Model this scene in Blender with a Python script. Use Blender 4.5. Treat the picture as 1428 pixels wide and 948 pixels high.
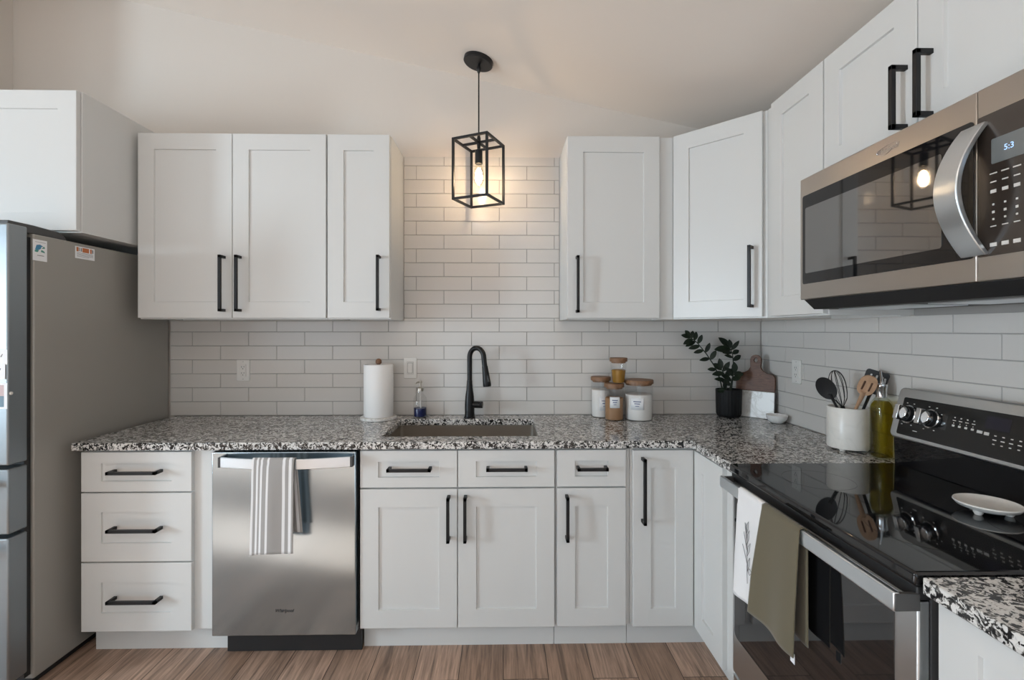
import bpy, bmesh, math, random
from mathutils import Matrix, Vector
random.seed(7)
PI = math.pi
for o in list(bpy.data.objects): bpy.data.objects.remove(o)
S = bpy.context.scene
COL = S.collection

# ------------------------------------------------------------------ camera
F_PX = 670.0
cam_d = bpy.data.cameras.new('camera'); cam = bpy.data.objects.new('camera', cam_d); COL.objects.link(cam)
cam_d.sensor_fit = 'HORIZONTAL'; cam_d.sensor_width = 36.0
cam_d.lens = F_PX * 36.0 / 1428.0
cam_d.shift_y = -14.0 / 1428.0
cam_d.clip_start = 0.02
cam.location = (0, -2.68, 1.39)
cam.rotation_euler = (PI/2, 0, -math.atan(12/670))
S.camera = cam

# ------------------------------------------------------------------ colour, world, daylight
S.view_settings.view_transform = 'Standard'; S.view_settings.look = 'None'
S.view_settings.gamma = 1.0; S.view_settings.use_curve_mapping = False
S.view_settings.exposure = -0.32
try:
    S.cycles.use_denoising = True
    S.cycles.max_bounces = 10; S.cycles.diffuse_bounces = 5; S.cycles.glossy_bounces = 5
    S.cycles.transmission_bounces = 10; S.cycles.transparent_max_bounces = 12
    S.cycles.sample_clamp_indirect = 6.0; S.cycles.caustics_refractive = False
except Exception: pass
W = bpy.data.worlds.new('sky'); S.world = W; W.use_nodes = True
W.node_tree.nodes['Background'].inputs[0].default_value = (0.75, 0.86, 1.0, 1)
W.node_tree.nodes['Background'].inputs[1].default_value = 1.0

def area(name, loc, target, sx, sy, power, col):
    l = bpy.data.lights.new(name, 'AREA'); l.shape = 'RECTANGLE'; l.size = sx; l.size_y = sy
    l.energy = power; l.color = col
    o = bpy.data.objects.new(name, l); COL.objects.link(o); o.location = loc
    d = Vector(target) - Vector(loc)
    o.rotation_euler = d.to_track_quat('-Z', 'Y').to_euler()
    return o
# daylight entering by the glass door and the windows of the room behind the camera
area('daylight_glass_door', (-0.2, -5.97, 1.15), (-0.2, 0, 5.5), 2.3, 2.05, 18, (0.70, 0.87, 1.0))
area('daylight_rear_window', (-3.4, -5.97, 1.5), (-3.4, 0, 2.6), 1.8, 1.4, 12, (0.70, 0.875, 1.0))
area('daylight_side_window', (-4.97, -4.9, 1.5), (0, -4.0, 2.2), 1.7, 1.5, 44, (0.72, 0.88, 1.0))
area('daylight_narrow_window', (-4.97, -2.93, 1.38), (0, -2.2, .4), .62, 1.34, 150, (0.72, 0.88, 1.0))
# sun through the narrow side window: a patch on the floor in front of the dishwasher
sl_ = bpy.data.lights.new('sun', 'SUN'); sl_.energy = 42.0; sl_.angle = .012; sl_.color = (.76, .90, 1.0)
sun = bpy.data.objects.new('sun', sl_); COL.objects.link(sun)
sun.rotation_euler = Vector((1.0, .30, -.45)).to_track_quat('-Z', 'Y').to_euler()
# warm ceiling lamp behind the camera
pl_ = bpy.data.lights.new('ceiling_lamp_light', 'POINT'); pl_.energy = 10; pl_.shadow_soft_size = .07; pl_.color = (1.0, .85, .70)
plo = bpy.data.objects.new('ceiling_lamp_light', pl_); COL.objects.link(plo); plo.location = (-.25, -3.0, 2.66)

# ------------------------------------------------------------------ mesh helpers
OFF = {}
class MB:
    def __init__(s, M=None):
        s.bm = bmesh.new(); s.M = M or Matrix(); s.mi = 0
    def v(s, p): return s.bm.verts.new(s.M @ Vector(p))
    def f(s, vs):
        try:
            fc = s.bm.faces.new(vs); fc.material_index = s.mi; return fc
        except ValueError: return None
    def box(s, x0, x1, y0, y1, z0, z1):
        c = [s.v((x, y, z)) for x in (x0, x1) for y in (y0, y1) for z in (z0, z1)]
        for q in ((0,1,3,2),(4,6,7,5),(0,4,5,1),(2,3,7,6),(0,2,6,4),(1,5,7,3)): s.f([c[i] for i in q])
        return s
    def prism(s, poly, axis, a, b):
        # poly: 2-D outline in the two remaining axes (in xyz order), extruded along axis a..b
        def P(u, w, t): return {'x': (t, u, w), 'y': (u, t, w), 'z': (u, w, t)}[axis]
        A = [s.v(P(u, w, a)) for u, w in poly]; B = [s.v(P(u, w, b)) for u, w in poly]
        n = len(poly); s.f(A); s.f(B[::-1])
        for i in range(n): s.f([A[i], B[i], B[(i+1) % n], A[(i+1) % n]])
        return s
    def lathe(s, prof, c=(0,0,0), n=32, capb=True, capt=True):
        rings = []
        for r, z in prof:
            rings.append([s.v((c[0] + r*math.cos(2*PI*i/n), c[1] + r*math.sin(2*PI*i/n), c[2] + z)) for i in range(n)])
        for a, b in zip(rings, rings[1:]):
            for i in range(n): s.f([a[i], a[(i+1) % n], b[(i+1) % n], b[i]])
        if capb: s.f(rings[0][::-1])
        if capt: s.f(rings[-1])
        return s
    def tube(s, pts, r, n=10, flat=None, cap=True):
        pts = [Vector(p) for p in pts]; m = len(pts)
        rs = r if isinstance(r, (list, tuple)) else [r]*m
        t0 = (pts[1]-pts[0]).normalized()
        up = Vector((0,0,1)) if abs(t0.z) < .9 else Vector((0,1,0))
        u = t0.cross(up).normalized(); rings = []
        for i, p in enumerate(pts):
            t = (pts[min(i+1, m-1)] - pts[max(i-1, 0)]).normalized()
            u = (u - t*u.dot(t)).normalized(); w = t.cross(u)
            k = flat or 1.0
            rings.append([s.v(p + u*rs[i]*math.cos(2*PI*j/n) + w*rs[i]*k*math.sin(2*PI*j/n)) for j in range(n)])
        for a, b in zip(rings, rings[1:]):
            for j in range(n): s.f([a[j], a[(j+1) % n], b[(j+1) % n], b[j]])
        if cap: s.f(rings[0][::-1]); s.f(rings[-1])
        return s
    def bar(s, p, q, w, h=None):
        # square bar between two points
        p, q = Vector(p), Vector(q); t = (q-p).normalized(); h = h or w
        up = Vector((0,0,1)) if abs(t.z) < .9 else Vector((1,0,0))
        u = t.cross(up).normalized(); v = u.cross(t)
        c = []
        for e in (p, q):
            for a, b in ((-1,-1),(1,-1),(1,1),(-1,1)): c.append(s.v(e + u*a*w/2 + v*b*h/2))
        for q4 in ((0,1,2,3),(7,6,5,4),(0,4,5,1),(1,5,6,2),(2,6,7,3),(3,7,4,0)): s.f([c[i] for i in q4])
        return s
    def grid(s, fn, nu, nv, mats=None):
        g = [[s.v(fn(i/nu, j/nv)) for j in range(nv+1)] for i in range(nu+1)]
        for i in range(nu):
            if mats: s.mi = mats(i/nu + .5/nu)
            for j in range(nv): s.f([g[i][j], g[i+1][j], g[i+1][j+1], g[i][j+1]])
        return s
    def shaker(s, w, h, t=.02, side=.077, top=.077, bot=.077, rec=.0075):
        # door or drawer front: x 0..w, z 0..h, mounted on y=0, face at y=-t, recessed centre panel
        def ring(x0, x1, z0, z1, y): return [s.v(p) for p in ((x0,y,z0),(x1,y,z0),(x1,y,z1),(x0,y,z1))]
        e = .0015
        R = [ring(0, w, 0, h, 0), ring(0, w, 0, h, -t+e), ring(e, w-e, e, h-e, -t),
             ring(side, w-side, bot, h-top, -t), ring(side+.002, w-side-.002, bot+.002, h-top-.002, -t+rec)]
        s.f(R[0][::-1])
        for a, b in zip(R, R[1:]):
            for i in range(4): s.f([a[i], a[(i+1) % 4], b[(i+1) % 4], b[i]])
        s.f(R[-1]); return s
    def pull(s, p, q, out=.034, w=.0130):
        # square bar pull standing off a face: p, q on the face (local), outward is -y
        p, q = Vector(p), Vector(q); t = (q-p).normalized(); o = Vector((0,-out,0)); k = Vector((0,-w/2,0))
        s.bar(p+o+k, q+o+k, w, w)
        s.bar(p+t*w/2, p+t*w/2+o+k*2, w, w); s.bar(q-t*w/2, q-t*w/2+o+k*2, w, w)
        return s
    def build(s, name, mat, parent=None, bevel=0, smooth=True, ang=38, loc=None, seg=2):
        bm = s.bm
        bmesh.ops.recalc_face_normals(bm, faces=bm.faces)
        off = OFF.get(parent.name, Vector()) if parent else Vector(loc or (0,0,0))
        if off.length: bmesh.ops.translate(bm, verts=bm.verts, vec=-off)
        if smooth:
            for fc in bm.faces: fc.smooth = True
            lim = math.radians(ang)
            for e in bm.edges:
                if len(e.link_faces) == 2 and e.calc_face_angle(0) > lim: e.smooth = False
        me = bpy.data.meshes.new(name); bm.to_mesh(me); bm.free()
        for m in (mat if isinstance(mat, (list, tuple)) else [mat]): me.materials.append(m)
        o = bpy.data.objects.new(name, me); COL.objects.link(o)
        if parent: o.parent = parent
        else: o.location = off
        OFF[o.name] = off
        if bevel:
            b = o.modifiers.new('bevel', 'BEVEL'); b.width = bevel; b.segments = seg; b.limit_method = 'ANGLE'; b.angle_limit = math.radians(50)
            b.harden_normals = False
        return o

def tag(o, label, cat, group=None):
    o['label'] = label; o['category'] = cat
    if group: o['group'] = group
    return o
def thing(name, label, cat, loc, group=None):
    o = bpy.data.objects.new(name, None); o.empty_display_size = .05; COL.objects.link(o); o.location = loc
    OFF[o.name] = Vector(loc); return tag(o, label, cat, group)
def struct(o, label=None):
    o['kind'] = 'structure'
    if label: o['label'] = label
    return o
def solid(o, t, off=0):
    m = o.modifiers.new('thickness', 'SOLIDIFY'); m.thickness = t; m.offset = off; return o
def subd(o, n=1):
    m = o.modifiers.new('smooth', 'SUBSURF'); m.levels = n; m.render_levels = n; return o
def text(name, body, size, M, mat, parent, extrude=.0006, shear=0.0, bold=0.0):
    cu = bpy.data.curves.new(name, 'FONT'); cu.body = body; cu.size = size; cu.extrude = extrude; cu.shear = shear
    cu.offset = bold; cu.align_x = 'CENTER'; cu.align_y = 'CENTER'; cu.resolution_u = 3
    tmp = bpy.data.objects.new('tmp_text', cu); COL.objects.link(tmp)
    dg = bpy.context.evaluated_depsgraph_get()
    me = bpy.data.meshes.new_from_object(tmp.evaluated_get(dg)); bpy.data.objects.remove(tmp)
    off = OFF[parent.name]
    me.transform(Matrix.Translation(-off) @ M); me.name = name
    me.materials.clear(); me.materials.append(mat)
    o = bpy.data.objects.new(name, me); COL.objects.link(o); o.parent = parent; OFF[o.name] = off
    return o

# ------------------------------------------------------------------ materials
def mat(name, col, rough=.5, metal=0., **kw):
    m = bpy.data.materials.new(name); m.use_nodes = True
    b = m.node_tree.nodes['Principled BSDF']
    b.inputs['Base Color'].default_value = (*col, 1); b.inputs['Roughness'].default_value = rough; b.inputs['Metallic'].default_value = metal
    for k, v in kw.items():
        k = {'ior': 'IOR', 'trans': 'Transmission Weight', 'emit': 'Emission Strength', 'ecol': 'Emission Color', 'coat': 'Coat Weight',
             'sheen': 'Sheen Weight', 'aniso': 'Anisotropic', 'spec': 'Specular IOR Level', 'sss': 'Subsurface Weight'}[k]
        b.inputs[k].default_value = (*v, 1) if isinstance(v, tuple) else v
    return m
class NT:
    def __init__(s, m): s.t = m.node_tree; s.b = s.t.nodes['Principled BSDF']
    def n(s, kind, **kw):
        x = s.t.nodes.new('ShaderNode' + kind)
        for k, v in kw.items(): setattr(x, k, v)
        return x
    def l(s, a, b): s.t.links.new(a, b)
    def coords(s, scale=(1,1,1), rot=(0,0,0)):
        c = s.n('TexCoord'); mp = s.n('Mapping'); mp.inputs['Scale'].default_value = scale; mp.inputs['Rotation'].default_value = rot
        s.l(c.outputs['Object'], mp.inputs[0]); return mp.outputs[0]
    def noise(s, vec, scale, detail=4, rough=.5, dist=0):
        x = s.n('TexNoise'); x.inputs['Scale'].default_value = scale; x.inputs['Detail'].default_value = detail
        x.inputs['Roughness'].default_value = rough; x.inputs['Distortion'].default_value = dist
        s.l(vec, x.inputs['Vector']); return x
    def ramp(s, fac, stops, mode='LINEAR'):
        r = s.n('ValToRGB'); r.color_ramp.interpolation = mode
        e = r.color_ramp.elements
        while len(e) < len(stops): e.new(.5)
        for el, (p, c) in zip(e, stops):
            el.position = p; el.color = (*c, 1) if len(c) == 3 else c
        s.l(fac, r.inputs[0]); return r.outputs[0]
    def bump(s, h, strength, dist=.002):
        b = s.n('Bump'); b.inputs['Strength'].default_value = strength; b.inputs['Distance'].default_value = dist
        s.l(h, b.inputs['Height']); s.l(b.outputs[0], s.b.inputs['Normal'])
    def mix(s, fac, a, b, blend='MIX'):
        m = s.n('Mix', data_type='RGBA', blend_type=blend)
        for sock, v in ((m.inputs[0], fac), (m.inputs[6], a), (m.inputs[7], b)):
            if hasattr(v, 'links'): s.l(v, sock)
            else: sock.default_value = v if not isinstance(v, tuple) else (*v, 1)
        return m.outputs[2]

def m_paint(name, col, rough):
    m = mat(name, col, rough); t = NT(m); n = t.noise(t.coords(), 90, 3); t.bump(n.outputs[0], .05, .001); return m
CAB = m_paint('white cabinet paint', (.665, .67, .66), .34)
WALLP = m_paint('warm white wall paint', (.68, .63, .58), .85)
CEILP = m_paint('ceiling paint', (.84, .775, .715), .9)
TRIM = m_paint('white trim paint', (.8, .8, .79), .45)
BLACK = mat('matte black metal', (.012, .012, .013), .42, .3)
BLACKF = mat('black faucet finish', (.005, .005, .0055), .38, .0, spec=.35)
BLACKP = mat('black plastic', (.015, .015, .016), .5)
BLACKG = mat('black glass', (.006, .006, .007), .035, ior=1.55)
MIRRG = mat('dark mirrored glass', (.012, .011, .010), .03, ior=3.3)
OVENG = mat('oven window glass', (.010, .010, .011), .03, ior=1.75)
CHROME = mat('polished chrome', (.75, .76, .77), .12, 1)
NICKEL = mat('brushed nickel', (.62, .58, .52), .3, 1)
DKGREY = mat('dark grey enamel', (.06, .06, .06), .45)
WHITEPL = mat('white plastic', (.74,.725,.695), .35)
GROUT = mat('grey grout', (.36, .35, .335), .9)
TILE = mat('glossy white ceramic', (.63, .605, .575), .14)
t = NT(TILE); t.bump(t.noise(t.coords(), 14, 2).outputs[0], .015, .004)

def m_steel(name, col, rough, stretch):
    m = mat(name, col, rough, 1.0, aniso=.4); t = NT(m)
    n = t.noise(t.coords(stretch), 60, 3)
    mp = t.n('MapRange'); mp.inputs['To Min'].default_value = rough-.05; mp.inputs['To Max'].default_value = rough+.07
    t.l(n.outputs[0], mp.inputs[0]); t.l(mp.outputs[0], t.b.inputs['Roughness']); t.bump(n.outputs[0], .03, .0006); return m
STEEL = m_steel('brushed stainless steel', (.58, .60, .61), .30, (.3, .3, 14))
STEELD = m_steel('dishwasher stainless steel', (.47, .56, .62), .17, (.3, .3, 14))
STEELM = mat('microwave stainless steel', (.47, .435, .40), .30, 1.0)
STEELH = mat('satin stainless handle', (.74, .79, .83), .29, 1.0)
SINKS = m_steel('sink steel', (.50, .46, .41), .34, (.4, 6, 6))
FRSIDE = mat('grey textured steel side', (.33, .317, .29), .42, .15)
t = NT(FRSIDE); t.bump(t.noise(t.coords(), 500, 2).outputs[0], .06, .0005)

def m_granite():
    m = mat('black and white granite', (.5,.5,.5), .13); t = NT(m); c = t.coords()
    ns = t.noise(c, 45, 3)
    dv = t.n('VectorMath', operation='MULTIPLY_ADD'); t.l(ns.outputs['Color'], dv.inputs[0]); dv.inputs[1].default_value = (.028,)*3; t.l(c, dv.inputs[2])
    n1 = t.noise(dv.outputs[0], 54, 2.5, .55, 1.3)
    r1 = t.ramp(n1.outputs[0], [(.0, (.012,.012,.013)), (.432, (.014,.014,.015)), (.468, (.13,.127,.12)), (.507, (.36,.35,.335)), (.545, (.70,.69,.67)), (1, (.78,.77,.75))])
    v2 = t.n('TexVoronoi'); v2.inputs['Scale'].default_value = 190; t.l(dv.outputs[0], v2.inputs['Vector'])
    s2 = t.n('SeparateColor'); t.l(v2.outputs['Color'], s2.inputs[0])
    k = t.ramp(s2.outputs[0], [(0, (1,1,1)), (.17, (0,0,0))], 'CONSTANT')
    col = t.mix(k, r1, (.03,.03,.03))
    k3 = t.ramp(s2.outputs[1], [(0, (1,1,1)), (.12, (0,0,0))], 'CONSTANT')
    col = t.mix(k3, col, (.62,.61,.6))
    t.l(col, t.b.inputs['Base Color']); return m
GRANITE = m_granite()

def m_floor():
    m = mat('brown wood planks', (.3,.2,.15), .42); t = NT(m)
    c = t.coords(rot=(0,0,PI/2))
    br = t.n('TexBrick'); br.offset = .37; br.inputs['Scale'].default_value = 1
    br.inputs['Brick Width'].default_value = 1.22; br.inputs['Row Height'].default_value = .18
    br.inputs['Mortar Size'].default_value = .0016; br.inputs['Mortar Smooth'].default_value = .1; br.inputs['Bias'].default_value = 0
    br.inputs['Color1'].default_value = (0,0,0,1); br.inputs['Color2'].default_value = (1,1,1,1); br.inputs['Mortar'].default_value = (.5,.5,.5,1)
    t.l(c, br.inputs['Vector'])
    base = t.ramp(br.outputs['Color'], [(0, (.35,.225,.158)), (.5, (.44,.292,.212)), (1, (.53,.36,.27))])
    # shift the grain from plank to plank
    add = t.n('VectorMath', operation='MULTIPLY_ADD'); t.l(br.outputs['Color'], add.inputs[0]); add.inputs[1].default_value = (3.1, 7.7, 0); t.l(t.coords((11, .55, 1)), add.inputs[2])
    g = t.noise(add.outputs[0], 3.2, 6, .62, 1.6)
    gr = t.ramp(g.outputs[0], [(.32, (.45,.45,.45)), (.5, (.9,.9,.9)), (.68, (1.22,1.22,1.22))])
    col = t.mix(1.0, base, gr, 'MULTIPLY')
    g2 = t.noise(add.outputs[0], 14, 4, .6, .4)
    col = t.mix(.45, col, t.ramp(g2.outputs[0], [(.35, (.5,.5,.5)), (.6, (1.1,1.1,1.1))]), 'MULTIPLY')
    col = t.mix(br.outputs['Fac'], col, (.05,.03,.02))
    t.l(col, t.b.inputs['Base Color']); t.bump(g2.outputs[0], .1, .001); return m
FLOOR = m_floor()

def m_wood(name, dark, light, scale=(1,1,1), k=9):
    m = mat(name, light, .5); t = NT(m); n = t.noise(t.coords(scale), k, 5, .6, 1.5)
    t.l(t.ramp(n.outputs[0], [(.3, dark), (.7, light)]), t.b.inputs['Base Color']); return m
WALNUT = m_wood('acacia wood', (.065,.024,.012), (.165,.070,.036), (2,2,14))
BAMBOO = m_wood('bamboo lid wood', (.17,.085,.04), (.28,.15,.08), (3,14,3))
SPOONW = m_wood('light beech wood', (.42,.25,.15), (.56,.35,.22), (4,4,1.5))
KNOBW = m_wood('dark knob wood', (.16,.07,.03), (.25,.12,.06))
def m_marble(name, base, vein, scale, w=(.44,.5,.56)):
    m = mat(name, base, .3); t = NT(m); n = t.noise(t.coords(), scale, 5, .55, 2.2)
    t.l(t.ramp(n.outputs[0], [(0, base), (w[0], base), (w[1], vein), (w[2], base), (1, base)]), t.b.inputs['Base Color']); return m
MARBLE = m_marble('white marble', (.78,.77,.75), (.60,.58,.55), 4.5)
MARBLE2 = m_marble('cream marble', (.78,.76,.72), (.74,.72,.68), 6)
WHITEST = m_marble('white stone', (.80,.79,.77), (.74,.73,.71), 12)
PAPER = mat('paper towel', (.86,.85,.84), .9)
LABEL = mat('white paper label', (.82,.83,.85), .7)
INK = mat('blue grey ink', (.10,.13,.26), .8)
PRINTG = mat('grey print', (.25,.25,.26), .8)
def m_glass(name, col=(1,1,1), rough=0.0):
    m = mat(name, col, rough, trans=1.0, ior=1.45); t = NT(m)
    # thin clear glass: let light through to what stands behind it
    tr = t.n('BsdfTransparent'); tr.inputs[0].default_value = (*[.55+.42*c for c in col], 1)
    gl = t.n('BsdfGlossy'); gl.inputs['Roughness'].default_value = .02
    fr = t.n('LayerWeight'); fr.inputs[0].default_value = .5
    pw = t.n('Math', operation='POWER'); pw.inputs[1].default_value = 4.0; t.l(fr.outputs['Facing'], pw.inputs[0])
    ma = t.n('Math', operation='MULTIPLY_ADD'); ma.inputs[1].default_value = .45; ma.inputs[2].default_value = .035; t.l(pw.outputs[0], ma.inputs[0])
    mx = t.n('MixShader'); t.l(ma.outputs[0], mx.inputs[0]); t.l(tr.outputs[0], mx.inputs[1]); t.l(gl.outputs[0], mx.inputs[2])
    t.l(mx.outputs[0], t.t.nodes['Material Output'].inputs['Surface']); return m
GLASS = m_glass('clear glass')
BULBG = m_glass('clear bulb glass', (1.0, .92, .78))
FLOUR = mat('flour', (.82,.80,.77), .9); SUGARB = mat('brown sugar', (.36,.20,.10), .9)
HONEY = mat('honey', (.33,.17,.025), .15, spec=.6)
BLUESOAP = mat('blue soap', (.006,.012,.075), .3)
OIL = m_glass('olive oil'); OIL.node_tree.nodes['Transparent BSDF'].inputs[0].default_value = (.66, .57, .17, 1)
SOIL = mat('potting soil', (.02,.014,.01), .95)
LEAF = mat('dark green leaf', (.022,.042,.018), .42, spec=.35)
t = NT(LEAF); t.l(t.ramp(t.noise(t.coords(), 25, 2).outputs[0], [(.35, (.006,.011,.006)), (.7, (.013,.024,.011))]), t.b.inputs['Base Color'])
STEM = mat('plant stem', (.015,.022,.011), .5)
POT = mat('matte black pot', (.006,.006,.0065), .6, spec=.3)
def m_cloth(name, col, s=900):
    m = mat(name, col, .92, sheen=.25); t = NT(m); n = t.noise(t.coords(), s, 2); t.bump(n.outputs[0], .25, .0008); return m
TW_GREY = m_cloth('grey towel cloth', (.36,.35,.34)); TW_WHITE = m_cloth('white towel cloth', (.80,.80,.81)); TW_OLIVE = m_cloth('olive towel cloth', (.118,.100,.060), 600)
BULB = mat('lit warm bulb glass', (1,.85,.6), .3, emit=150., ecol=(1.0, .74, .47))
LCD = mat('microwave display', (.16,.17,.17), .3)
LCDT = mat('lit display digits', (.3,.5,.9), .4, emit=1.2, ecol=(.45,.65,1.0))
GLYPH = mat('white panel print', (.62,.60,.57), .6)
MWBUT = mat('brown black touch panel', (.035,.026,.021), .16, ior=1.7)
SKY_B = mat('print blue', (.06,.24,.42), .6); TEAL = mat('print green', (.08,.30,.24), .6); ORNG = mat('print orange', (.52,.16,.05), .6)
PINK = mat('print pink', (.55,.42,.42), .6)

# ------------------------------------------------------------------ setting
XR = 1.454; XL = -2.685; XF = -5.0; YB = -6.0
def ceil_z(x): return 2.755 - .217*x
sl_tilt = math.atan(.217)
struct(MB().box(XF, XR+.1, YB-.1, .1, -.05, 0).build('floor', FLOOR, smooth=False))
mb = MB(); mb.prism([(XF, -.05), (XR, -.05), (XR, ceil_z(XR)+.01), (XF, ceil_z(XF)+.01)], 'y', 0, .1)
wall_back = struct(mb.build('wall_back', WALLP, smooth=False))
mb = MB(); mb.box(XR, XR+.1, YB, .1, -.05, ceil_z(XR)+.01)
wall_right = struct(mb.build('wall_right', WALLP, smooth=False))
mb = MB(); mb.prism([(XL-.12, 0), (XL, 0), (XL, ceil_z(XL)+.003), (XL-.12, ceil_z(XL-.12)+.003)], 'y', -.62, 0)
struct(mb.build('wall_left', WALLP, smooth=False))
mb = MB(); mb.prism([(XF-.1, ceil_z(XF-.1)), (XR+.1, ceil_z(XR+.1)), (XR+.1, ceil_z(XR+.1)+.1), (XF-.1, ceil_z(XF-.1)+.1)], 'y', YB-.1, .1)
struct(mb.build('ceiling', CEILP, smooth=False))
# rear wall with the glass door and one window; far side wall with a window
def wall_with_holes(mb, a0, a1, z0, ztop, holes, place):
    xs = sorted(set([a0, a1] + [h for hl in holes for h in hl[:2]]))
    for u0, u1 in zip(xs, xs[1:]):
        hl = [h for h in holes if h[0] <= u0 and u1 <= h[1]]
        spans = [(z0, hl[0][2]), (hl[0][3], None)] if hl else [(z0, None)]
        for s0, s1 in spans:
            place(mb, u0, u1, s0, s1)
def rear_place(mb, u0, u1, s0, s1):
    t0 = ceil_z(u0) if s1 is None else s1; t1 = ceil_z(u1) if s1 is None else s1
    if s0 < min(t0, t1): mb.prism([(u0, s0), (u1, s0), (u1, t1), (u0, t0)], 'y', YB-.1, YB)
mb = MB(); wall_with_holes(mb, XF, XR, -.05, 0, [(-1.35, .95, .12, 2.18), (-4.3, -2.5, .8, 2.2)], rear_place)
struct(mb.build('wall_rear', WALLP, smooth=False))
def far_place(mb, u0, u1, s0, s1): mb.box(XF-.1, XF, u0, u1, s0, ceil_z(XF) if s1 is None else s1)
mb = MB(); wall_with_holes(mb, YB, .1, -.05, 0, [(-5.8, -4.0, .7, 2.3), (-3.25, -2.60, .7, 2.07)], far_place)
struct(mb.build('wall_far', WALLP, smooth=False))
def window(name, x0, x1, z0, z1, y, nx):
    mb = MB()
    for a, b in ((z0, z0+.06), (z1-.06, z1)): mb.box(x0, x1, y-.08, y-.04, a, b)
    for i in range(nx+1):
        x = x0 + (x1-x0-.05)*i/nx; mb.box(x, x+.05, y-.08, y-.04, z0+.06, z1-.06)
    return mb
struct(window('door_1', -1.35, .95, .12, 2.18, YB, 2).build('door_1', TRIM, smooth=False))
struct(window('window_1', -4.3, -2.5, .8, 2.2, YB, 2).build('window_1', TRIM, smooth=False))
for nm_, a_, b_, z0_, z1_, n_ in (('window_2', -5.8, -4.0, .7, 2.3, 2), ('window_3', -3.25, -2.60, .7, 2.07, 1)):
    mb = window(nm_, a_, b_, z0_, z1_, 0, n_)
    mb.bm.transform(Matrix(((0,1,0,XF),(1,0,0,0),(0,0,1,0),(0,0,0,1))))
    struct(mb.build(nm_, TRIM, smooth=False))

# ceramic tile on the back and right walls
def tiles(M, u0, u1, z0, z1, joints, rect_ok, parent):
    mb = MB(M); P = .0767; PW = .3065; g = .0009; e = .0012; d0, d1 = .0045, .0085
    r = 0
    while z0 + r*P < z1 - .004:
        za = z0 + r*P + g; zb = min(z0 + (r+1)*P - g, z1)
        j = joints[r % 2]; k0 = math.floor((u0-j)/PW)
        k = k0
        while j + k*PW < u1:
            a = max(j + k*PW + g, u0); b = min(j + (k+1)*PW - g, u1); k += 1
            if b - a < .006: continue
            for ra in rect_ok:
                aa, bb, zaa, zbb = max(a, ra[0]), min(b, ra[1]), max(za, ra[2]), min(zb, ra[3])
                if bb-aa < .006 or zbb-zaa < .006: continue
                A = [mb.v(p) for p in ((aa,-d0,zaa),(bb,-d0,zaa),(bb,-d0,zbb),(aa,-d0,zbb))]
                C = [mb.v(p) for p in ((aa+e,-d1,zaa+e),(bb-e,-d1,zaa+e),(bb-e,-d1,zbb-e),(aa+e,-d1,zbb-e))]
                for i in range(4): mb.f([A[i], A[(i+1)%4], C[(i+1)%4], C[i]])
                mb.f(C)
        r += 1
    o = mb.build('wall_tile', TILE, parent, smooth=False)
    mb = MB(M)
    for ra in rect_ok: mb.box(ra[0], ra[1], -d0-.0012, .0, ra[2], ra[3])
    return o, mb.build('tile_grout', GROUT, parent, smooth=False)
tiles(Matrix(), -1.83, 1.444, .919, 2.350, (-.023, .130), [(-1.828, 1.444, .919, 1.4405), (-.551, .311, 1.4405, 2.350)], wall_back)
MR = Matrix(((0,1,0,XR),(-1,0,0,0),(0,0,1,0),(0,0,0,1)))   # local x -> -y, local y -> +x
tiles(MR, .0085, 2.40, .919, 1.4405, (.241, .086), [(.0095, 2.40, .919, 1.4405), (1.012, 1.775, 1.4405, 1.51)], wall_right)

# ------------------------------------------------------------------ cabinets
def Mback(x, y, z): return Matrix.Translation((x, y, z))
def Mright(x, y, z): return Matrix.Translation((x, y, z)) @ Matrix(((0,1,0,0),(-1,0,0,0),(0,0,1,0),(0,0,0,1)))
def front(root, kind, M, w, h, pull=None, side=.077, top=.077, bot=.077):
    d = MB(M).shaker(w, h, side=side, top=top, bot=bot).build(kind, CAB, root, smooth=False)
    if pull:
        (a, b) = pull
        MB(M).pull((a[0], -.0199, a[1]), (b[0], -.0199, b[1])).build('handle', BLACK, d, bevel=.001)
    return d
BZ0, BZ1 = .118, .884
def carcass(root, x0, x1, y0=-.61, y1=-.002, z0=BZ0, z1=BZ1):
    return MB().box(x0, x1, y0, y1, z0, z1).build('body', CAB, root, bevel=.001, smooth=False)
def toe(root, x0, x1, y=-.555): return MB().box(x0, x1, y, y+.018, 0, .117).build('toe_kick', CAB, root, smooth=False)

# three-drawer base by the refrigerator
r = thing('base_cabinet', 'white base cabinet with three stacked drawers between refrigerator and dishwasher', 'cabinet', (-1.54, -.3, 0), 'white shaker base cabinets')
carcass(r, -1.774, -1.228)
toe(r, -1.774, -1.19)
for z0, z1, tp in ((.709, .876, .047), (.415, .703, .08), (.121, .409, .081)):
    h = z1-z0; zc = h/2 + .0 if tp > .06 else h/2+.006
    front(r, 'drawer', Mback(-1.774, -.61, z0), .459, h, ((.137, zc), (.341, zc)), .083, tp, tp-.003)
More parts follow.
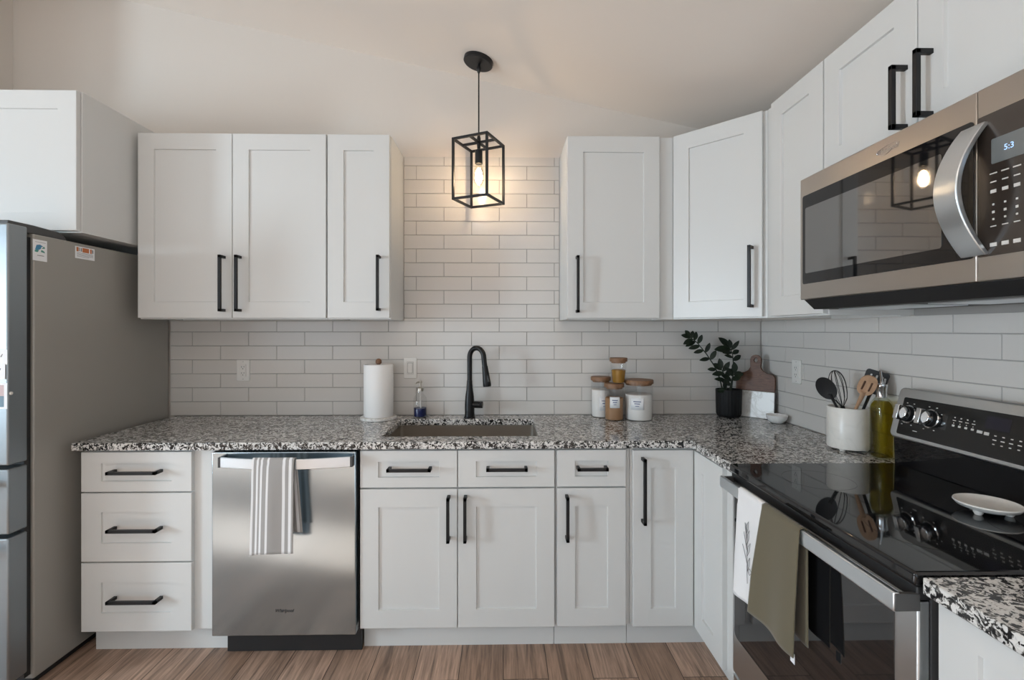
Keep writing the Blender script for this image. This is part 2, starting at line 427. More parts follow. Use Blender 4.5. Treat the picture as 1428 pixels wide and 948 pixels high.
# sink base
r = thing('base_cabinet', 'white double-door base cabinet with two drawer fronts under the sink', 'cabinet', (-.195, -.3, 0), 'white shaker base cabinets')
mb = MB()
mb.box(-.612, .222, -.61, -.59, BZ0, BZ1); mb.box(-.612, -.594, -.59, -.002, BZ0, BZ1); mb.box(.204, .222, -.59, -.002, BZ0, BZ1)
mb.box(-.594, .204, -.59, -.002, BZ0, BZ0+.018); mb.box(-.594, .204, -.014, -.002, BZ0+.018, BZ1)
mb.build('body', CAB, r, smooth=False)
toe(r, -.612, .222)
for x0, x1, hx in ((-.608, -.197, (.121, .305)), (-.193, .218, (.121, .295))):
    front(r, 'drawer_front', Mback(x0, -.61, .720), x1-x0, .157, ((hx[0], .084), (hx[1], .084)), .076, .047, .043)
front(r, 'door', Mback(-.608, -.61, .122), .411, .591, ((.376, .566), (.376, .378)))
front(r, 'door', Mback(-.193, -.61, .122), .411, .591, ((.032, .566), (.032, .378)))
# narrow base
r = thing('base_cabinet', 'narrow white base cabinet with one drawer over one door right of the sink doors', 'cabinet', (.39, -.3, 0), 'white shaker base cabinets')
carcass(r, .224, .545); toe(r, .224, .545)
front(r, 'drawer', Mback(.230, -.61, .720), .295, .157, ((.081, .084), (.212, .084)), .076, .047, .043)
front(r, 'door', Mback(.230, -.61, .122), .295, .591, ((.040, .566), (.040, .378)))
# corner base, folding door across the inside corner
r = thing('base_cabinet', 'white corner base cabinet with folding two-panel door beside the range', 'cabinet', (1.05, -.35, 0), 'white shaker base cabinets')
mb = MB(); mb.prism([(.547, -.61), (.838, -.61), (.838, -1.008), (1.452, -1.008), (1.452, -.002), (.547, -.002)], 'z', BZ0, BZ1)
mb.build('body', CAB, r, bevel=.001, smooth=False)
MB().prism([(.547, -.555), (.895, -.555), (.895, -1.008), (.913, -1.008), (.913, -.537), (.547, -.537)], 'z', 0, .117).build('toe_kick', CAB, r, smooth=False)
front(r, 'door', Mback(.556, -.61, .118), .261, .756, ((.040, .728), (.040, .450)), .077)
front(r, 'door', Mright(.838, -.634, .118), .262, .756, None, .077)
# base right of range
r = thing('base_cabinet', 'white base cabinet at the right edge, past the range', 'cabinet', (1.13, -2.1, 0), 'white shaker base cabinets')
MB().box(.838, 1.452, -2.40, -1.782, BZ0, BZ1).build('body', CAB, r, bevel=.001, smooth=False)
MB().box(.893, .911, -2.40, -1.782, 0, .117).build('toe_kick', CAB, r, smooth=False)
front(r, 'drawer', Mright(.838, -1.790, .720), .60, .157, ((.2, .084), (.4, .084)), .076, .047, .043)
front(r, 'door', Mright(.838, -1.790, .122), .60, .591, ((.045, .566), (.045, .378)))

# wall cabinets
UZ0, UZ1 = 1.4425, 2.345
def upper(root, x0, x1, z0=UZ0, z1=UZ1, y0=-.305):
    mb = MB(); mb.box(x0, x1, y0, -.002, z0+.014, z1)
    mb.box(x0, x0+.016, y0, -.002, z0, z0+.014); mb.box(x1-.016, x1, y0, -.002, z0, z0+.014)
    mb.box(x0+.016, x1-.016, y0, y0+.02, z0, z0+.014); mb.box(x0+.016, x1-.016, -.02, -.002, z0, z0+.014)
    return mb.build('body', CAB, root, smooth=False)
DH = UZ1-.002-UZ0-.006
UP = 'white shaker wall cabinets'
r = thing('wall_cabinet', 'wide white two-door wall cabinet left of the pendant, next to the refrigerator', 'cabinet', (-1.31, -.15, UZ0), UP)
upper(r, -1.768, -.862)
front(r, 'door', Mback(-1.768, -.305, UZ0+.006), .451, DH, ((.415, .030), (.415, .300)))
front(r, 'door', Mback(-1.314, -.305, UZ0+.006), .450, DH, ((.038, .030), (.038, .300)))
r = thing('wall_cabinet', 'narrow white single-door wall cabinet just left of the pendant', 'cabinet', (-.7, -.15, UZ0), UP)
upper(r, -.860, -.553)
front(r, 'door', Mback(-.856, -.305, UZ0+.006), .300, DH, ((.252, .034), (.252, .302)))
r = thing('wall_cabinet', 'white single-door wall cabinet just right of the pendant, above the canisters', 'cabinet', (.57, -.15, UZ0), UP)
upper(r, .313, .842)
front(r, 'door', Mback(.315, -.305, UZ0+.006), .455, DH, ((.046, .026), (.046, .302)))
# diagonal corner wall cabinet
r = thing('wall_cabinet', 'white diagonal corner wall cabinet above the potted plant', 'cabinet', (1.15, -.3, UZ0), UP)
mb = MB(); poly = [(.844, -.305), (1.149, -.610), (1.452, -.610), (1.452, -.002), (.844, -.002)]
mb.prism(poly, 'z', UZ0+.014, UZ1)
mb.prism([(.844,-.305),(1.149,-.610),(1.149,-.585),(.866,-.302)], 'z', UZ0, UZ0+.014)
mb.build('body', CAB, r, smooth=False)
MD = Matrix.Translation((.846, -.307, UZ0+.006)) @ Matrix.Rotation(-PI/4, 4, 'Z')
front(r, 'door', MD @ Matrix.Translation((.008, 0, 0)), .405, DH, ((.364, .040), (.364, .310)))
# narrow wall cabinet between the corner and the microwave
r = thing('wall_cabinet', 'narrow tall white wall cabinet between corner cabinet and microwave', 'cabinet', (1.3, -.81, UZ0), UP)
mb = MB(Mright(1.149, -.612, 0)); w = .396
mb.box(0, w, 0, .303, UZ0+.014, UZ1)
mb.box(0, .016, 0, .303, UZ0, UZ0+.014); mb.box(w-.016, w, 0, .303, UZ0, UZ0+.014); mb.box(.016, w-.016, 0, .02, UZ0, UZ0+.014)
mb.box(.016, w-.016, .268, .303, UZ0-.004, UZ0+.014)
mb.build('body', CAB, r, smooth=False)
front(r, 'door', Mright(1.149, -.672, UZ0+.006), .328, DH, None)
# two-door cabinet above the microwave
r = thing('wall_cabinet', 'short white two-door wall cabinet directly above the microwave', 'cabinet', (1.3, -1.39, 1.94), UP)
mb = MB(Mright(1.149, -1.010, 0)); mb.box(0, .764, 0, .303, 1.918, UZ1); mb.build('body', CAB, r, smooth=False)
front(r, 'door', Mright(1.149, -1.007, 1.932), .380, UZ1-.002-1.932, ((.346, .020), (.346, .198)))
front(r, 'door', Mright(1.149, -1.391, 1.932), .380, UZ1-.002-1.932, ((.042, .020), (.042, .198)))
# cabinet above the refrigerator
r = thing('wall_cabinet', 'deep white cabinet mounted above the refrigerator', 'cabinet', (-2.2, -.3, 1.80), UP)
MB().box(-2.680, -1.790, -.604, -.002, 1.803, 2.402).build('body', CAB, r, bevel=.001, smooth=False)
front(r, 'door', Mback(-2.235, -.606, 1.809), .438, .59, None)
front(r, 'door', Mback(-2.678, -.606, 1.809), .438, .59, None)

# ------------------------------------------------------------------ worktops
CT = .918; CB = .886
SX0, SX1, SY0, SY1 = -.541, .157, -.543, -.135
def rrect(x0, x1, y0, y1, r, n=5):
    p = []
    for cx, cy, a in ((x1-r, y1-r, 0), (x0+r, y1-r, PI/2), (x0+r, y0+r, PI), (x1-r, y0+r, 3*PI/2)):
        for i in range(n+1): p.append((cx + r*math.cos(a+PI/2*i/n), cy + r*math.sin(a+PI/2*i/n)))
    return p
def slab(outer, hole, z0, z1):
    mb = MB(); bm = mb.bm
    es = []; loops = []
    for pl in (outer, hole):
        if not pl: continue
        vs = [bm.verts.new((x, y, z1)) for x, y in pl]; loops.append(vs)
        for i in range(len(vs)): es.append(bm.edges.new((vs[i], vs[(i+1) % len(vs)])))
    bmesh.ops.triangle_fill(bm, use_beauty=True, edges=es)
    ret = bmesh.ops.extrude_face_region(bm, geom=bm.faces[:])
    bmesh.ops.translate(bm, verts=[v for v in ret['geom'] if isinstance(v, bmesh.types.BMVert)], vec=(0,0,z0-z1))
    return mb
L = [(-1.800, -.0095), (-1.800, -.648), (.803, -.648), (.803, -1.009), (1.4445, -1.009), (1.4445, -.0095)]
tag(slab(L, rrect(SX0, SX1, SY0, SY1, .012), CB, CT).build('countertop', GRANITE, bevel=.003),
    'long L-shaped black and white granite countertop holding the sink', 'countertop', 'granite countertops')
tag(slab([(.800, -1.776), (1.4445, -1.776), (1.4445, -2.40), (.800, -2.40)], None, CB, CT).build('countertop', GRANITE, bevel=.003),
    'short granite countertop piece at the right edge in front of the range', 'countertop', 'granite countertops')

# ------------------------------------------------------------------ sink and faucet
r = thing('kitchen_sink', 'stainless steel undermount sink set in the granite below the faucet', 'sink', (-.19, -.34, .69))
mb = MB(); o_ = .004
rings = []
for (d, z) in ((.03, CB-.001), (-o_, CB-.001), (-o_+.002, .72), (.012, .690), (.03, .684)):
    sgn = d if d in (.012, .03) and z < .7 else -d
    rings.append([mb.v((x, y, z)) for x, y in rrect(SX0-.004+(d if z < .8 else -d if d > 0 else 0), SX1+.004-(d if z < .8 else -d if d > 0 else 0),
                  SY0-.004+(d if z < .8 else -d if d > 0 else 0), SY1+.004-(d if z < .8 else -d if d > 0 else 0), .02)])
for a, b in zip(rings, rings[1:]):
    n = len(a)
    for i in range(n): mb.f([a[i], a[(i+1) % n], b[(i+1) % n], b[i]])
mb.f(rings[-1])
solid(mb.build('basin', SINKS, r), .0015, -1)
MB().lathe([(.045, 0), (.045, .003), (.03, .004), (.028, .001)], (-.19, -.32, .6845), 24).build('drain', CHROME, r)

r = thing('faucet', 'matte black gooseneck pull-down kitchen faucet behind the sink', 'faucet', (-.182, -.085, CT))
FX, FY = -.182, -.085
MB().lathe([(.031, 0), (.031, .004), (.0275, .006), (.026, .03), (.0262, .07), (.0235, .115), (.018, .15), (.0155, .18), (.0148, .20)], (FX, FY, CT), 28).build('body', BLACKF, r)
d = Vector((.82, -.57, 0)).normalized(); R_ = .048
pts = [Vector((FX, FY, CT+z)) for z in (.19, .24, .29)]
c = Vector((FX, FY, CT+.325)) + d*R_
for i in range(13):
    a = PI - PI*1.0*i/12
    pts.append(c + d*R_*math.cos(a) + Vector((0,0,1))*R_*1.05*math.sin(a))
pts += [c + d*(R_+.003) + Vector((0,0,-.025)), c + d*(R_+.007) + Vector((0,0,-.048))]
MB().tube(pts, .0135, 14).build('spout', BLACKF, r)
p0 = pts[-1]; sp = (d*.15 - Vector((0,0,1))*.98).normalized()
hd = MB().tube([p0 - sp*.004, p0+sp*.02, p0+sp*.06, p0+sp*.098, p0+sp*.104], [.0150, .0165, .0195, .0220, .0200], 18).build('spray_head', BLACKF, r)
side = Vector((.55, -.8, 0)).normalized()
MB().tube([p0+sp*.035+side*.0145, p0+sp*.055+side*.0175, p0+sp*.08+side*.0195], [.004, .006, .004], 8).build('spray_button', BLACKF, hd)
MB().tube([(FX+.018, FY-.003, CT+.070), (FX+.070, FY-.012, CT+.070)], .0180, 18).build('lever_hub', BLACKF, r)
MB().tube([(FX+.060, FY-.024, CT+.076), (FX+.063, FY-.055, CT+.083), (FX+.064, FY-.085, CT+.086)], [.007, .0055, .005], 10).build('lever', BLACKF, r)

# ------------------------------------------------------------------ dishwasher with towel
r = thing('dishwasher', 'stainless steel dishwasher under the counter with striped towel on handle', 'dishwasher', (-.92, -.3, 0))
MB().box(-1.186, -.622, -.60, -.03, .106, .880).build('body', DKGREY, r, smooth=False)
dr = MB().box(-1.222, -.622, -.645, -.602, .106, .878).build('door', STEELD, r, bevel=.004, seg=3)
MB().box(-1.19, -.614, -.585, -.57, .004, .104).build('toe_panel', BLACKP, r, smooth=False)
def strap(a0, a1, y0, bow, z0, z1, th, n=28):
    mb = MB()
    def yy(u): return y0 - bow*math.sin(PI*u)
    A = []
    for i in range(n+1):
        u = i/n; x = a0 + (a1-a0)*u; y = yy(u)
        A.append([mb.v((x, y, z0)), mb.v((x, y, z1)), mb.v((x, y+th, z1)), mb.v((x, y+th, z0))])
    for a, b in zip(A, A[1:]):
        for k in range(4): mb.f([a[k], a[(k+1) % 4], b[(k+1) % 4], b[k]])
    mb.f(A[0]); mb.f(A[-1][::-1]); return mb
h = strap(-1.172, -.632, -.676, .040, .822, .864, .010).build('handle', STEELH, dr, bevel=.002)
MB().box(-1.178, -1.168, -.678, -.640, .822, .864).build('handle_end', DKGREY, dr, bevel=.001)
MB().box(-.636, -.626, -.678, -.640, .822, .864).build('handle_end', DKGREY, dr, bevel=.001)
text('badge_lettering', 'Whirlpool', .0185, Matrix.Translation((-.921, -.6452, .211)) @ Matrix.Rotation(PI/2, 4, 'X'), BLACKP, dr, .0004, .35, .0005)

def stripes(u):
    for a, b in ((0,.05), (.12,.17), (.22,.27), (.36,.42), (.74,.80), (.89,.95)):
        if a <= u < b: return 1
    return 0
def towel_path(segs):
    # polyline param -> (p, q) with arc-length
    d = [0]
    for a, b in zip(segs, segs[1:]): d.append(d[-1] + math.dist(a, b))
    def f(v):
        s_ = v*d[-1]
        for i in range(len(segs)-1):
            if s_ <= d[i+1] + 1e-9:
                k = (s_-d[i])/max(1e-9, d[i+1]-d[i])
                return tuple(p+(q-p)*k for p, q in zip(segs[i], segs[i+1]))
        return segs[-1]
    return f
pf = towel_path([(-.733, .482), (-.731, .60), (-.727, .80), (-.724, .862), (-.7195, .8705), (-.710, .8705), (-.7035, .866), (-.700, .80), (-.695, .56)])
def towel_fn(u, v):
    y, z = pf(v); back = max(0, (v-.55)/.45)
    x = -1.013 + .168*u + .010*(1-abs(2*v-1))*0 + .022*back*u
    if v < .5: x += -.006*(1-2*v)*(1-u)
    amp = .0035*min(1, abs(v-.52)*5)
    y += amp*math.sin(u*9+1.0) - (0 if v > .5 else .004*math.sin(u*PI))
    z += .016*u*(1 - min(1, v*2)) + (.005*math.sin(u*5) if v < .05 else 0)
    return (x, y, z)
o = MB().grid(towel_fn, 60, 60, stripes).build('dish_towel', [TW_GREY, TW_WHITE], smooth=True, ang=80, loc=(-.93, -.71, .86))
solid(o, .003, 1); tag(o, 'grey and white striped dish towel draped over the dishwasher handle', 'towel')

# ------------------------------------------------------------------ refrigerator
FXR = -1.830; FXL = -2.672
r = thing('refrigerator', 'tall grey stainless steel refrigerator at the left edge', 'refrigerator', (-2.25, -.4, 0))
MB().box(FXL, FXR, -.775, -.02, .03, 1.765).build('body', FRSIDE, r, bevel=.006, seg=3)
MB().box(FXL+.02, FXR-.012, -.80, -.775, .05, 1.75).build('door_gasket', BLACKP, r, smooth=False)
xm = (FXL+FXR)/2
STEELF = m_steel('refrigerator stainless steel', (.30, .33, .35), .44, (.3, .3, 14))
for (x0, x1, z0, z1, nm) in ((xm+.003, FXR, .888, 1.786, 'door'), (FXL, xm-.003, .888, 1.786, 'door'), (FXL, FXR, .632, .874, 'drawer'), (FXL, FXR, .075, .618, 'drawer')):
    p = MB().box(x0, x1, -.872, -.798, z0, z1).build(nm, STEELF, r, bevel=.006, seg=3)
    if nm == 'drawer':
        z = z1-.05; hb = MB().tube([(FXL+.08, -.918, z), (FXR-.026, -.918, z)], .012, 14)
        for x in (FXL+.11, FXR-.06): hb.tube([(x, -.918, z), (x, -.868, z)], .009, 10)
        hb.build('handle', STEELH, p)
    else:
        x = xm + (.06 if x0 > xm-.1 else -.06)
        hb = MB().tube([(x, -.918, 1.02), (x, -.918, 1.66)], .012, 14)
        for z in (1.06, 1.62): hb.tube([(x, -.918, z), (x, -.868, z)], .009, 10)
        hb.build('handle', STEELH, p)
MB().prism([(-.86, 1.765), (-.86, 1.800), (-.76, 1.800), (-.66, 1.795), (-.63, 1.782), (-.62, 1.765)], 'x', FXR-.10, FXR-.010).build('hinge_cover', DKGREY, r, bevel=.004)
MB().box(FXL+.02, FXR-.02, -.76, -.05, 0, .03).build('base', BLACKP, r, smooth=False)

# papers and stickers held on the refrigerator
def flat_x(name, y0, y1, z0, z1, x, mats, marks, label, cat):
    # thin sheet on the plane x, facing +x; local x runs towards the back wall
    rt = thing(name, label, cat, (x, (y0+y1)/2, z0))
    MB().box(x+.0002, x+.0010, y0, y1, z0, z1).build('sheet', mats, rt, smooth=False)
    for (nm, polys, m) in marks:
        mb = MB()
        for pl in polys: mb.prism([(y0+(y1-y0)*a, z0+(z1-z0)*b) for a, b in pl], 'x', x+.0010, x+.0013)
        mb.build(nm, m, rt, smooth=False)
    return rt
def rect(a, b, c, d): return [(a, c), (b, c), (b, d), (a, d)]
flat_x('magnet_card', -.779, -.721, 1.662, 1.745, FXR, LABEL, [
    ('blue_print', [[(.15,.52),(.35,.50),(.55,.58),(.6,.68),(.75,.70),(.5,.78),(.25,.74)]], SKY_B),
    ('green_print', [[(.12,.42),(.3,.40),(.42,.48),(.3,.52),(.14,.50)], [(.55,.44),(.85,.40),(.8,.48),(.6,.54)], [(.6,.60),(.85,.62),(.8,.72)]], TEAL),
    ('fine_print', [rect(.3,.78,.24,.27)], PRINTG), ('heading_print', [rect(.15,.9,.88,.895)], PRINTG)],
    'small white card with blue and green picture at the fridge side\'s front edge', 'card')
flat_x('warning_sticker', -.594, -.497, 1.698, 1.750, FXR, LABEL, [
    ('orange_band', [rect(.06,.16,.58,.93), rect(.36,.70,.56,.93), rect(.76,.84,.56,.93)], ORNG),
    ('fine_print', [rect(.08,.92,.46,.49), rect(.08,.92,.36,.39), rect(.08,.92,.26,.29), rect(.08,.7,.16,.19), rect(.18,.22,.6,.9), rect(.27,.33,.6,.9), rect(.86,.93,.6,.9)], PRINTG)],
    'white sticker with orange heading band high on the fridge side', 'sticker')
def flat_y(name, x0, x1, z0, z1, y, m, marks, label, cat, group=None):
    rt = thing(name, label, cat, ((x0+x1)/2, y, z0), group)
    MB().box(x0, x1, y-.0010, y-.0002, z0, z1).build('sheet', m, rt, smooth=False)
    for (nm, polys, mm) in marks:
        mb = MB()
        for pl in polys: mb.prism([(x0+(x1-x0)*a, z0+(z1-z0)*b) for a, b in pl], 'y', y-.0013, y-.0010)
        mb.build(nm, mm, rt, smooth=False)
    return rt
FY_ = -.872
scr = [[(.60+.05*i, .3+.4*((i*37) % 10)/10), (.63+.05*i, .3+.4*((i*37) % 10)/10), (.66+.05*i, .55+.3*((i*53) % 10)/10), (.64+.05*i, .55+.3*((i*53) % 10)/10)] for i in range(6)]
flat_y('paper_note', -2.00, -1.832, 1.262, 1.318, FY_, LABEL, [('pencil_marks', scr, PRINTG)], 'upper white paper note with faint pencil marks on the fridge front', 'note')
flat_y('paper_note', -2.00, -1.838, 1.208, 1.266, FY_-.0014, LABEL, [('pencil_marks', scr, PRINTG)], 'lower white paper note overlapping another on the fridge front', 'note')
flat_y('photo_print', -2.00, -1.832, 1.098, 1.194, FY_, LABEL, [('sky_picture', [rect(.05,.93,.5,.92)], PINK), ('sea_picture', [rect(.05,.93,.08,.5)], mat('print sea', (.12,.2,.26), .5))],
       'white-bordered seascape photo print on the fridge front', 'photo')
tag(MB().lathe([(.006, 0), (.006, .003), (.004, .005)], (0,0,0), 14).build('magnet', WHITEPL), 'tiny white round magnet on the fridge door edge', 'magnet')
bpy.data.objects['magnet'].location = (FXR, -.862, 1.155); bpy.data.objects['magnet'].rotation_euler = (0, PI/2, 0)

# ------------------------------------------------------------------ range
RY0, RY1 = -1.771, -1.013
r = thing('range', 'black and stainless steel electric range between the two granite counters', 'range', (1.1, -1.39, 0))
MB().box(.825, 1.44, RY0+.002, RY1-.002, .02, .894).build('body', DKGREY, r, smooth=False)
ct = MB(); ct.box(.790, 1.385, RY0, RY1, .896, .924)
ct.build('cooktop', BLACKG, r, bevel=.006, seg=3)
def ring(cx, cy, r0, r1, z):
    mb = MB(); n = 56
    A = [mb.v((cx+r0*math.cos(2*PI*i/n), cy+r0*math.sin(2*PI*i/n), z)) for i in range(n)]
    B = [mb.v((cx+r1*math.cos(2*PI*i/n), cy+r1*math.sin(2*PI*i/n), z)) for i in range(n)]
    for i in range(n): mb.f([A[i], A[(i+1)%n], B[(i+1)%n], B[i]])
    return mb
BURN = mat('burner ring print', (.012,.012,.013), .10)
for cx, cy, rr in ((.98, -1.20, .10), (.98, -1.58, .115), (1.24, -1.20, .078), (1.24, -1.58, .078)):
    ring(cx, cy, rr-.0012, rr, .9243).build('burner_ring', BURN, r)
tr = MB(); tr.box(.797, .824, RY0+.002, RY1-.002, .868, .895); tr.build('vent_strip', BLACKP, r, bevel=.003)
dr = MB().box(.800, .824, RY0+.004, RY1-.004, .205, .866).build('oven_door', STEEL, r, bevel=.004, seg=3)
MB().prism(rrect(-1.712, -1.034, .335, .835, .02), 'x', .7985, .801).build('oven_window', OVENG, dr)
hb = MB(); hb.box(.752, .765, -1.768, -1.022, .846, .884); 
hb.build('handle', STEELH, dr, bevel=.003)
for y in (-1.770, -1.030): MB().box(.7535, .803, y, y+.011, .848, .882).build('handle_end', DKGREY, dr, bevel=.002)
st = MB().box(.802, .824, RY0+.004, RY1-.004, .045, .195).build('storage_drawer', STEEL, r, bevel=.004)
MB().box(.796, .804, RY0+.10, RY1-.10, .165, .182).build('drawer_grip', DKGREY, st, bevel=.002)
for y in (RY0+.04, RY1-.06):
    for x in (.87, 1.37): MB().lathe([(.018, 0), (.018, .022)], (x, y, 0), 12).build('foot', BLACKP, r)
bg = MB().prism([(1.372, .922), (1.368, 1.03), (1.44, 1.03), (1.44, .922)], 'y', RY0+.004, RY1-.004).build('backguard_riser', BLACKG, r, bevel=.004)
lean = math.atan2(.042, .170)
# local: x along -y from the left end, z up the leaning face, outward is -y local
MP = Matrix.Translation((1.356, RY1+.001, 1.020)) @ Matrix(((0,1,0,0),(-1,0,0,0),(0,0,1,0),(0,0,0,1))) @ Matrix.Rotation(-lean, 4, 'X')
bgw = RY1-RY0+.002
pan = MB(MP).prism(rrect(0, bgw, 0, .175, .020), 'y', 0, .040).build('backguard', STEEL, r, bevel=.005, seg=3)
MB(MP).prism(rrect(.030, bgw-.03, .014, .142, .006), 'y', -.0015, .001).build('control_panel', mat('gloss black panel', (.008,.008,.008), .12), pan)
def knob(u, w):
    Mk = MP @ Matrix.Translation((u, -.0015, w)) @ Matrix.Rotation(PI/2, 4, 'X')
    MB(Mk).lathe([(.031, 0), (.031, .003), (.0285, .005)], (0,0,0), 32).build('knob_ring', CHROME, pan)
    MB(Mk).lathe([(.0275, .004), (.0265, .012), (.0255, .016)], (0,0,0), 32).build('knob_base', BLACK, pan)
    k = MB(Mk); k.lathe([(.0235, .012), (.0225, .028), (.0215, .030)], (0,0,0), 32)
    k.box(-.0085, .0085, -.025, .025, .018, .046); k.build('knob', CHROME, pan, bevel=.0015)
for u in (.061, .146, bgw-.146, bgw-.061): knob(u, .086)
def mark(u, w, a, b): gl.box(u-a/2, u+a/2, -.0022, -.0014, w-b/2, w+b/2)
for cu in (.061, .146):
    for a in (-60, -20, 20, 60, 150, 205):
        gl = MB(MP); mark(cu+.040*math.sin(math.radians(a)), .086+.040*math.cos(math.radians(a)), .005, .0025)
        gl.build('dial_mark', GLYPH, pan, smooth=False)
gl = MB(MP); mark(.100, .035, .016, .002); gl.build('dial_caption', GLYPH, pan, smooth=False)
gl = MB(MP)
for i in range(4):
    mark(.225+.020*i, .096, .010, .0022); mark(.225+.020*i, .105, .004, .003); mark(.225+.020*i, .080, .008, .006); mark(.225+.020*i, .088, .002, .003)
gl.build('button_print', GLYPH, pan, smooth=False)
gl = MB(MP); mark(.307, .078, .016, .008); mark(.327, .077, .014, .009); gl.build('button_print', GLYPH, pan, smooth=False)
gl = MB(MP)
for i in range(4):
    for j in range(3): mark(.352+.022*i, .052+.012*j, .010 if j % 2 else .006, .0028)
gl.build('button_print', GLYPH, pan, smooth=False)
MB(MP).prism(rrect(.318, .385, .092, .128, .003), 'y', -.0020, -.0013).build('clock_window', mat('clock window', (.012,.011,.022), .15), pan)

# ceramic dish on the cooktop
r = thing('spoon_rest', 'round white marble dish with small feet on the black cooktop', 'dish', (1.236, -1.475, .924))
MB().lathe([(.001, .010), (.046, .010), (.061, .016), (.0675, .024), (.0665, .027), (.059, .0225), (.046, .018), (.001, .017)], (1.236, -1.475, .924), 48, False, False).build('bowl', MARBLE2, r)
for a in (200, 320, 80):
    a = math.radians(a); MB().lathe([(.007, .0003), (.010, .006), (.011, .012)], (1.236+.040*math.cos(a), -1.475+.040*math.sin(a), .924), 14).build('foot', MARBLE2, r)

# towels on the oven handle
def oven_towel(ya, yb, zf, zb, xoff, mats, nm, label, flare=0., tagm=None, seed=1, tilt=0.):
    # hangs over the handle (x .752-.765, z .884); u runs towards the camera
    pf = towel_path([(.744-xoff, zf), (.7455-xoff, .70), (.7475-xoff, .84), (.749-xoff, .888), (.755, .8895+xoff), (.763+xoff, .889+xoff), (.7685+xoff, .884), (.770+xoff*.6, .84), (.772, zb)])
    def fn(u, v):
        x, z = pf(v); y = ya + (yb-ya)*u
        dn = max(0, .88-z)
        if v < .5:
            y += flare*dn*(1-u)
            z += tilt*dn*(u-.5)
            x += -.007*(1+math.sin(u*PI*2.2+seed))*min(1, dn*3.0) - (.012*min(1, dn*5)*(1-.8*u) if flare else 0)
        else: x += .0015*math.sin(u*12)*min(1, dn*6)
        return (x, y, z)
    o = MB().grid(fn, 40, 56).build(nm, mats, smooth=True, ang=80, loc=(.755, (ya+yb)/2, .88))
    solid(o, .0028, 0); return tag(o, label, 'towel')
oven_towel(-1.163, -1.300, .556, .66, 0, TW_WHITE, 'dish_towel', 'white dish towel with grey sprig drawing on the oven handle', .0, tilt=.0)
o2 = oven_towel(-1.304, -1.478, .560, .585, .0, TW_OLIVE, 'dish_towel', 'plain olive green dish towel hanging on the oven handle', .09, seed=2.2)
# sprig drawn on the white towel
w1 = [o for o in bpy.data.objects if o.name.startswith('dish_towel') and 'sprig' in o.get('label', '')][0]
mb = MB()
def sprig_pt(a, b): # a across 0..1 (towards camera), b height
    dn = .88-b; u = .50+(a-.5)*.80
    return (.7405 + .004*(b-.6) - .007*(1+math.sin(u*PI*2.2+1))*min(1, dn*3.0), -1.163-.137*u, b)
def line(p): mb.tube([sprig_pt(*q) for q in p], .0007, 5)
line([(.52, .62), (.50, .66), (.50, .72), (.46, .80)])
for bz, dx, dz in ((.655, .16, .05), (.68, -.20, .05), (.70, .20, .05), (.72, -.14, .05), (.735, .14, .05), (.755, -.08, .045), (.77, .10, .04)):
    a0 = .50 - (bz-.66)*.25; line([(a0, bz), (a0+dx*.55+.03, bz+dz*.45), (a0+dx, bz+dz), (a0+dx*.45-.03, bz+dz*.65), (a0, bz)])
line([(.52, .66), (.66, .672), (.80, .668), (.66, .652), (.52, .66)])
mb.build('sprig_drawing', mat('grey ink', (.16,.16,.17), .8), w1)
mb = MB(); mb.box(.7385, .7393, -1.474, -1.456, .540, .566)
mb.build('care_label', LABEL, o2, smooth=False)['label'] = 'small white care label'

# ------------------------------------------------------------------ microwave
MX = 1.041
r = thing('microwave', 'stainless steel over-range microwave with black glass door and curved handle', 'microwave', (1.25, -1.39, 1.455))
MB().box(1.064, 1.4445, -1.768, -1.014, 1.497, 1.914).build('body', DKGREY, r, smooth=False)
dr = MB().box(MX, 1.064, -1.6415, -1.013, 1.495, 1.914).build('door', STEELM, r, bevel=.003)
cp = MB().box(MX, 1.064, -1.769, -1.6425, 1.495, 1.914).build('control_section', STEELM, r, bevel=.003)
MB().prism(rrect(-1.636, -1.030, 1.548, 1.852, .008), 'x', MX-.0022, MX+.001).build('door_glass', BLACKG, dr)
MB().prism(rrect(-1.560, -1.046, 1.584, 1.808, .006), 'x', MX-.0032, MX-.0018).build('window', MIRRG, dr)
MB().prism(rrect(-1.762, -1.646, 1.548, 1.852, .004), 'x', MX-.0022, MX+.001).build('touch_panel', MWBUT, cp)
MB().prism(rrect(-1.762, -1.676, 1.742, 1.795, .003), 'x', MX-.0030, MX-.0018).build('display', LCD, cp)
text('display_digits', '5:3', .017, Matrix.Translation((MX-.0031, -1.712, 1.768)) @ Matrix(((0,0,-1,0),(-1,0,0,0),(0,1,0,0),(0,0,0,1))), LCDT, cp, .0002)
def mk(y, z, a, b): gl.box(MX-.0030, MX-.0020, y-a/2, y+a/2, z-b/2, z+b/2)
for rows_ in (((1.722, .015, .0025), (1.704, .012, .0025), (1.684, .012, .007)), ((1.656, .004, .004), (1.640, .005, .005), (1.625, .004, .004), (1.610, .012, .0022)), ((1.571, .014, .008),)):
    gl = MB()
    for y in (-1.680, -1.704, -1.727, -1.748):
        for z, a, b in rows_: mk(y, z, a, b)
    gl.build('keypad_print', GLYPH, cp, smooth=False)
# bowed handle, a flat strap bent outwards
mb = MB(); n = 24; rows = []
for i in range(n+1):
    u = i/n; z = 1.552 + .286*u; x = MX - .008 - .064*math.sin(PI*u)**.9; t_ = .013
    rows.append([mb.v((x, -1.668, z)), mb.v((x, -1.612, z)), mb.v((x+t_, -1.612, z)), mb.v((x+t_, -1.668, z))])
for a, b in zip(rows, rows[1:]):
    for k in range(4): mb.f([a[k], a[(k+1) % 4], b[(k+1) % 4], b[k]])
mb.f(rows[0]); mb.f(rows[-1][::-1]); mb.build('handle', STEELH, dr, bevel=.002)
